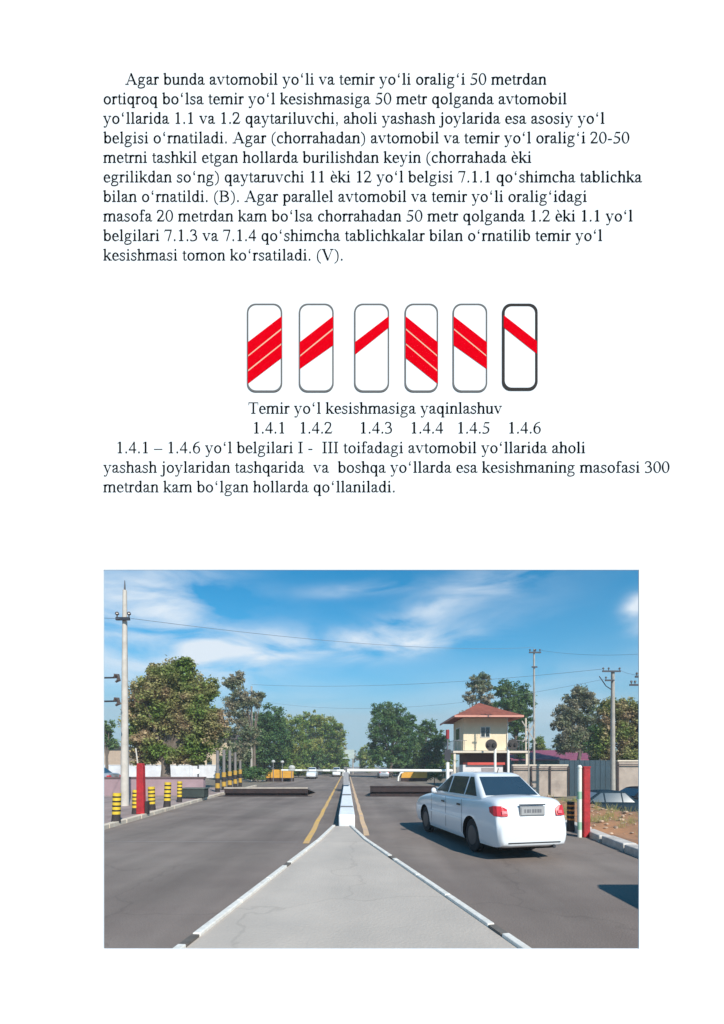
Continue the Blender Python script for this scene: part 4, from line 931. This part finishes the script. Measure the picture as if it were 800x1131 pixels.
def make_car(paint, label, group=None, name='car'):
    t = thing(name, label, 'car', group=group)
    # stations: y, half width, bottom z, top z
    st = [(-2.235,.66,.34,.50),(-2.225,.74,.27,.60),(-2.18,.79,.24,.655),(-2.15,.81,.23,.72),(-2.12,.812,.22,.865),(-2.06,.818,.21,.945),(-1.92,.825,.20,.990),(-1.5,.832,.19,.995),(-.9,.835,.18,.965),
          (0,.835,.18,.945),(.7,.832,.18,.94),(.95,.828,.18,.925),(1.4,.82,.19,.88),(1.85,.795,.21,.80),(2.05,.76,.23,.735),(2.16,.70,.26,.65),(2.22,.62,.30,.54)]
    st = catmull(st, 3)
    def sect(y, w_, zb, zt):
        h_ = zt-zb; pr = [(0, zb), (w_*.72, zb), (w_*.93, zb+.015), (w_*.975, zb+.10*min(1, h_/.5)), (w_, zb+h_*.42), (w_, zb+h_*.60), (w_*.985, zb+h_*.74), (w_*.95, zt-.085*min(1, h_/.5)), (w_*.885, zt-.028), (w_*.77, zt-.004), (w_*.4, zt+.016), (0, zt+.024)]
        return pr
    V = []; nP = None
    for s_ in st:
        h = sect(*s_); full = [(x, z) for x, z in h]+[(-x, z) for x, z in h[-2:0:-1]]
        nP = len(full); V += [(x, s_[0], z) for x, z in full]
    Fc = [(i*nP+k, i*nP+(k+1)%nP, (i+1)*nP+(k+1)%nP, (i+1)*nP+k) for i in range(len(st)-1) for k in range(nP)]
    Fc += [tuple(range(nP)), tuple(range((len(st)-1)*nP, len(st)*nP))[::-1]]
    b = MB(); b.add(V, Fc); body = b.build('body', paint, t, smooth=True, angle=38)
    c = MB()
    for y in (-1.20, 1.30):
        for s_ in (-1, 1):
            n = 24; pts = [(s_*.52, y+.335*math.cos(2*math.pi*k/n), .30+.335*math.sin(2*math.pi*k/n)) for k in range(n)]; c.prism(pts, (s_*.5, 0, 0))
    co = c.build('cut', m_under); md_ = body.modifiers.new('b', 'BOOLEAN'); md_.object = co; md_.solver = 'EXACT'; md_.operation = 'DIFFERENCE'
    bpy.context.view_layer.update(); dg = bpy.context.evaluated_depsgraph_get()
    me = bpy.data.meshes.new_from_object(body.evaluated_get(dg), preserve_all_data_layers=True, depsgraph=dg)
    body.modifiers.clear(); body.data = me; bpy.data.objects.remove(co)
    me.set_sharp_from_angle(angle=rad(38))
    if len(me.materials) == 1: me.materials.append(m_under)
    for pl in me.polygons:      # wheel well lining
        for y in (-1.20, 1.30):
            cc = pl.center
            if abs(math.hypot(cc.y-y, cc.z-.30)-.335) < .02 and abs(cc.x) > .5 and abs(pl.normal.x) < .25: pl.material_index = 1
            if abs(abs(cc.x)-.52) < .004 and math.hypot(cc.y-y, cc.z-.30) < .37: pl.material_index = 1
    # cabin (pillars and roof), a tapered box with soft edges
    def hw(z): return .765-(z-ZB)/(ZR-ZB)*.20
    def yr(z): return -1.62+(z-ZB)/(ZR-ZB)*.62
    def yf(z): return .86-(z-ZB)/(ZR-ZB)*.80
    cb = MB(); lv = [ZB-.04, ZB+.1, ZR-.05, ZR-.01]
    vs = []
    def lay(z, ins): return [(-hw(z)+ins, yr(z)+ins*1.2, z), (hw(z)-ins, yr(z)+ins*1.2, z), (hw(z)-ins, yf(z)-ins*1.5, z), (-hw(z)+ins, yf(z)-ins*1.5, z)]
    vs = lay(ZB-.04, 0)+lay(ZR-.03, 0)+lay(ZR+.005, .06)+lay(ZR+.022, .22)
    fs = [(a*4+i, a*4+(i+1)%4, a*4+4+(i+1)%4, a*4+4+i) for a in range(3) for i in range(4)]+[(12,13,14,15),(3,2,1,0)]
    cb.add(vs, fs); ro_ = cb.build('roof', paint, t, smooth=True, bevel=.06, angle=50)
    ro_.modifiers['bevel'].angle_limit = rad(22); ro_.modifiers['bevel'].segments = 3
    gp = .012
    def panel(nm, pts, m, par=t, thick=.006, nrm=None):
        a, b_, c_ = Vector(pts[0]), Vector(pts[1]), Vector(pts[2]); nn = (b_-a).cross(c_-a).normalized()
        ref = sum((Vector(p) for p in pts), Vector())/len(pts)-Vector((0, -.3, .9))
        if nn.dot(ref) < 0: nn = -nn
        mb = MB(); mb.prism([Vector(p)+nn*.002 for p in pts], nn*thick); return mb.build(nm, m, par)
    z0, z1 = ZB+.055, ZR-.065
    panel('rear_window', [(-hw(z0)+.09, yr(z0), z0), (hw(z0)-.09, yr(z0), z0), (hw(z1)-.07, yr(z1), z1), (-hw(z1)+.07, yr(z1), z1)], m_glasscar)
    panel('windscreen', [(-hw(z0)+.07, yf(z0), z0), (hw(z0)-.07, yf(z0), z0), (hw(z1)-.07, yf(z1), z1), (-hw(z1)+.07, yf(z1), z1)], m_glasscar)
    for s_ in (-1, 1):
        S_ = lambda y, z: (s_*hw(z), y, z)
        zc = z0-.02
        panel('side_window', [S_(-.02, zc), S_(yf(zc)-.16, zc), S_(yf(z1)-.12, z1), S_(-.02, z1)], m_glasscar)
        panel('side_window', [S_(-.80, zc), S_(-.09, zc), S_(-.09, z1), S_(-.80, z1)], m_glasscar)
        panel('quarter_window', [S_(-.86, zc), S_(-.86, z1), S_(yr(z1)+.09, z1), S_(yr(zc)+.22, zc)], m_glasscar)
        # tail lamp wrapping the corner
        tl = MB(); zz0, zz1 = .70, .875
        prof = [(.56, -2.155), (.68, -2.148), (.775, -2.115), (.815, -2.05), (.826, -1.93)]
        A2 = [(s_*x_, y_-.012, zz0+.02+(.05 if i_ == 4 else 0)) for i_, (x_, y_) in enumerate(prof)]; B2 = [(s_*x_*(.985), y_+.032, zz1-(.05 if i_ == 0 else 0)-(.03 if i_ == 4 else 0)) for i_, (x_, y_) in enumerate(prof)]
        A3 = [(p_[0]+s_*.012, p_[1]-.012, p_[2]) for p_ in A2]; B3 = [(p_[0]+s_*.012, p_[1]-.012, p_[2]) for p_ in B2]; n = 5
        vs = [Vector(p_) for p_ in A2+B2+A3+B3]
        fs = [(2*n+i, 2*n+i+1, 3*n+i+1, 3*n+i) for i in range(n-1)]+[(i, i+1, 2*n+i+1, 2*n+i) for i in range(n-1)]+[(n+i, n+i+1, 3*n+i+1, 3*n+i) for i in range(n-1)]+[(0,n,3*n,2*n),(n-1,2*n-1,4*n-1,3*n-1)]
        tl.add(vs, fs); lo_ = tl.build('tail_lamp', m_tail, t)
        l2 = MB(); l2.prism([(s_*.59, -2.166-.012, .755), (s_*.70, -2.158-.012, .75), (s_*.70, -2.146-.012, .80), (s_*.59, -2.152-.012, .80)], (0, -.008, 0)); l2.build('lens', m_taill, lo_)
        # mirror, handles, head lamp, side rub strip
        mb = MB(); mb.ball((s_*.88, .56, .985), .085, 10, 7, (.9, .55, .75)); mb.tube([(s_*.80,.56,.95),(s_*.87,.56,.97)], .02, 6); mb.build('mirror', paint, t, smooth=True)
        for y in (-.68, .12):
            mb = MB(); mb.box(s_*.838-.012, s_*.838+.012, y-.08, y+.06, .78, .815); mb.build('door_handle', m_blackt, t, bevel=.006)
        mb = MB()
        for y in (-.84, -.05, .80): mb.box(s_*.836-.0015, s_*.836+.0015, y-.004, y+.004, .30, .90)
        mb.build('door_gap', m_blackt, t)
        mb = MB(); mb.box(s_*.835-.006, s_*.835+.006, -.82, .90, .52, .56); mb.build('rub_strip', paint, t, bevel=.004)
        mb = MB(); mb.ball((s_*.58, 2.08, .64), .1, 10, 8, (1.2,.8,.8)); mb.build('headlight', m_plate2, t, smooth=True)
        for y in (-1.20, 1.30):
            wy = MB(); X0 = s_*.60; X1 = s_*.775
            wy.tube([(X0,y,.29),(X0+s_*.015,y,.29),(X1-s_*.02,y,.29),(X1,y,.29)], [.26,.29,.29,.265], 28); wh = wy.build('wheel', m_tyre, t, smooth=True)
            mb = MB(); mb.tube([(X1,y,.29),(X1+s_*.008,y,.29),(X1+s_*.012,y,.29)], [.175,.165,.05], 20); mb.build('rim', m_rim, wh, smooth=True)
    # number plate recess, bumper seam, boot seam, exhaust, door
    mb = MB(); mb.box(-.27, .27, -2.185, -2.172, .735, .855); pl_ = mb.build('number_plate', m_plate2, t)
    mb = MB(); mb.box(-.285, .285, -2.172, -2.150, .72, .87); mb.build('plate_recess', mat('plate_recess', s2l((150,150,150)), .6), t)
    mb = MB()
    for i, wd in enumerate((.035,.05,.03,.045,.04,.05,.035)): mb.box(-.20+i*.06, -.20+i*.06+wd, -2.1875, -2.185, .77, .825)
    mb.build('plate_marks', m_pchar, pl_)
    mb = MB(); mb.box(-.30, .30, -2.178, -2.150, .885, .905); mb.build('boot_trim', m_rim, t, bevel=.005)
    mb = MB(); mb.box(-.60, .60, -2.2415, -2.20, .30, .315); mb.build('bumper_slot', m_blackt, t)
    mb = MB(); mb.box(-.5, .5, -2.174, -2.160, .651, .660); mb.build('boot_seam', m_blackt, t)
    mb = MB(); mb.tube([(.45,-2.25,.24),(.45,-2.0,.24)], .03, 10); mb.build('exhaust', m_rim, t)
    mb = MB(); mb.box(-.62, .62, -2.0, 1.9, .17, .24); mb.build('underbody', m_under, t)
    mb = MB(); mb.tube([(.0,-1.0,ZR+.0),(.0,-1.06,ZR+.09)], .008, 6); mb.build('aerial', m_blackt, t)
    return t
m_pw = mat('white_car_paint', s2l((222,225,228)), .3, var=.02, scale=1.5, coat=.6)
car = make_car(m_pw, 'white saloon car seen from behind, driving towards the closed barrier on the right lane')
th = rad(12.0)      # yaw: heading slightly to the left
prl = G(520.5, 940.5); R_ = Matrix.Rotation(th, 3, 'Z')
car.location = prl-(R_ @ Vector((-.80*.75, -1.20, 0))); car.location.z = 0; car.rotation_euler = (0, 0, th); car.scale = (.75, 1, 1)
def paint_copy(src, paint, loc, rz, label, group=None, strip_=True):
    c = copy_thing(src, loc, rz, label, group)
    if abs(math.sin(rz)) > .8: c.scale = (1, .8, 1)
    for ch in c.children:
        if ch.data.materials and ch.data.materials[0] is m_pw:
            ch.data = ch.data.copy(); ch.data.materials[0] = paint
    return c
m_pb = mat('dark_blue_car_paint', s2l((28,48,60)), .75, var=.1, spec=.15); m_ps = mat('silver_car_paint', s2l((160,164,170)), .3, .3, var=.04, coat=.4); m_pr = mat('red_car_paint', s2l((176,40,40)), .3, var=.05, coat=.4)
m_pg = mat('black_car_paint', s2l((24,30,38)), .75, var=.05, spec=.15)
def gc(px, D): x = Xat(px, D); return (x, D, gz(x, D))
GP = 'cars parked beyond the right verge'
paint_copy(car, m_pb, (8.7, 17.5, gz(8.7,17.5)+.005), rad(84), 'dark blue saloon parked side on below the verge behind the right red post', GP)
paint_copy(car, m_pg, (12.0, 20.5, gz(12.0,20.5)+.005), rad(97), 'black saloon parked side on at the right edge in front of the tan wall', GP)
paint_copy(car, m_ps, (-17.6, 28.0, .09), rad(96), 'silver car parked side on at the left edge behind the white pole')
GF = 'far cars beyond the crossing'
paint_copy(car, m_pw, (Xat(345, 56), 56, 0), rad(183), 'small white car far off in the left lane coming this way', GF)
paint_copy(car, m_pw, (Xat(372, 66), 66, 0), rad(183), 'far white car next to the median end seen through the barrier', GF)
paint_copy(car, m_ps, (Xat(423, 58), 58, 0), rad(3), 'far silver car in the right lane beyond the white barrier', GF)
# van beside the camera, out of frame: its shadow falls into the lower right of the view
van = thing('van', 'silver van passing just outside the right edge, only its shadow on the road in view', 'van', (4.70, 2.40, 0))
prof = [(-2.1,.32),(-2.15,.9),(-2.02,1.85),(-1.85,1.98),(.95,1.98),(1.25,1.86),(1.72,1.15),(2.1,1.0),(2.15,.6),(2.1,.32)]
mb = MB(); mb.prism([(-.78, y, z) for y, z in prof], (1.56, 0, 0)); mb.build('body', m_ps, van, bevel=.07)
for s_ in (-1, 1):
    for y0, y1, ya, yb in ((-1.9,-1.85,-.75,-.75), (-.65,-.65,.35,.35), (.45,.45,1.45,1.15)):
        mb = MB(); mb.prism([(s_*.781, y0, 1.15), (s_*.781, ya, 1.15), (s_*.781, yb, 1.72), (s_*.781, y1, 1.72)], (s_*.006, 0, 0)); mb.build('side_window', m_glasscar, van)
    for y in (-1.35, 1.35):
        mb = MB(); mb.tube([(s_*.62,y,.31),(s_*.64,y,.31),(s_*.80,y,.31),(s_*.82,y,.31)], [.28,.31,.31,.28], 24); wh = mb.build('wheel', m_tyre, van, smooth=True)
        mb = MB(); mb.tube([(s_*.82,y,.31),(s_*.83,y,.31)], .19, 18); mb.build('rim', m_rim, wh)

# ================================================================== thin air haze over the whole place
hb = MB(); hb.box(-260, 260, -30, 420, -2.0, 26)
hm = bpy.data.materials.new('air_haze'); hm.use_nodes = True; ht = hm.node_tree; ht.nodes.clear()
pv_ = ht.nodes.new('ShaderNodeVolumePrincipled'); pv_.inputs['Density'].default_value = .0012; pv_.inputs['Color'].default_value = (.86,.93,1,1); pv_.inputs['Anisotropy'].default_value = 0
ho = ht.nodes.new('ShaderNodeOutputMaterial'); ht.links.new(pv_.outputs[0], ho.inputs['Volume'])
tag(hb.build('haze', hm), kind='stuff')
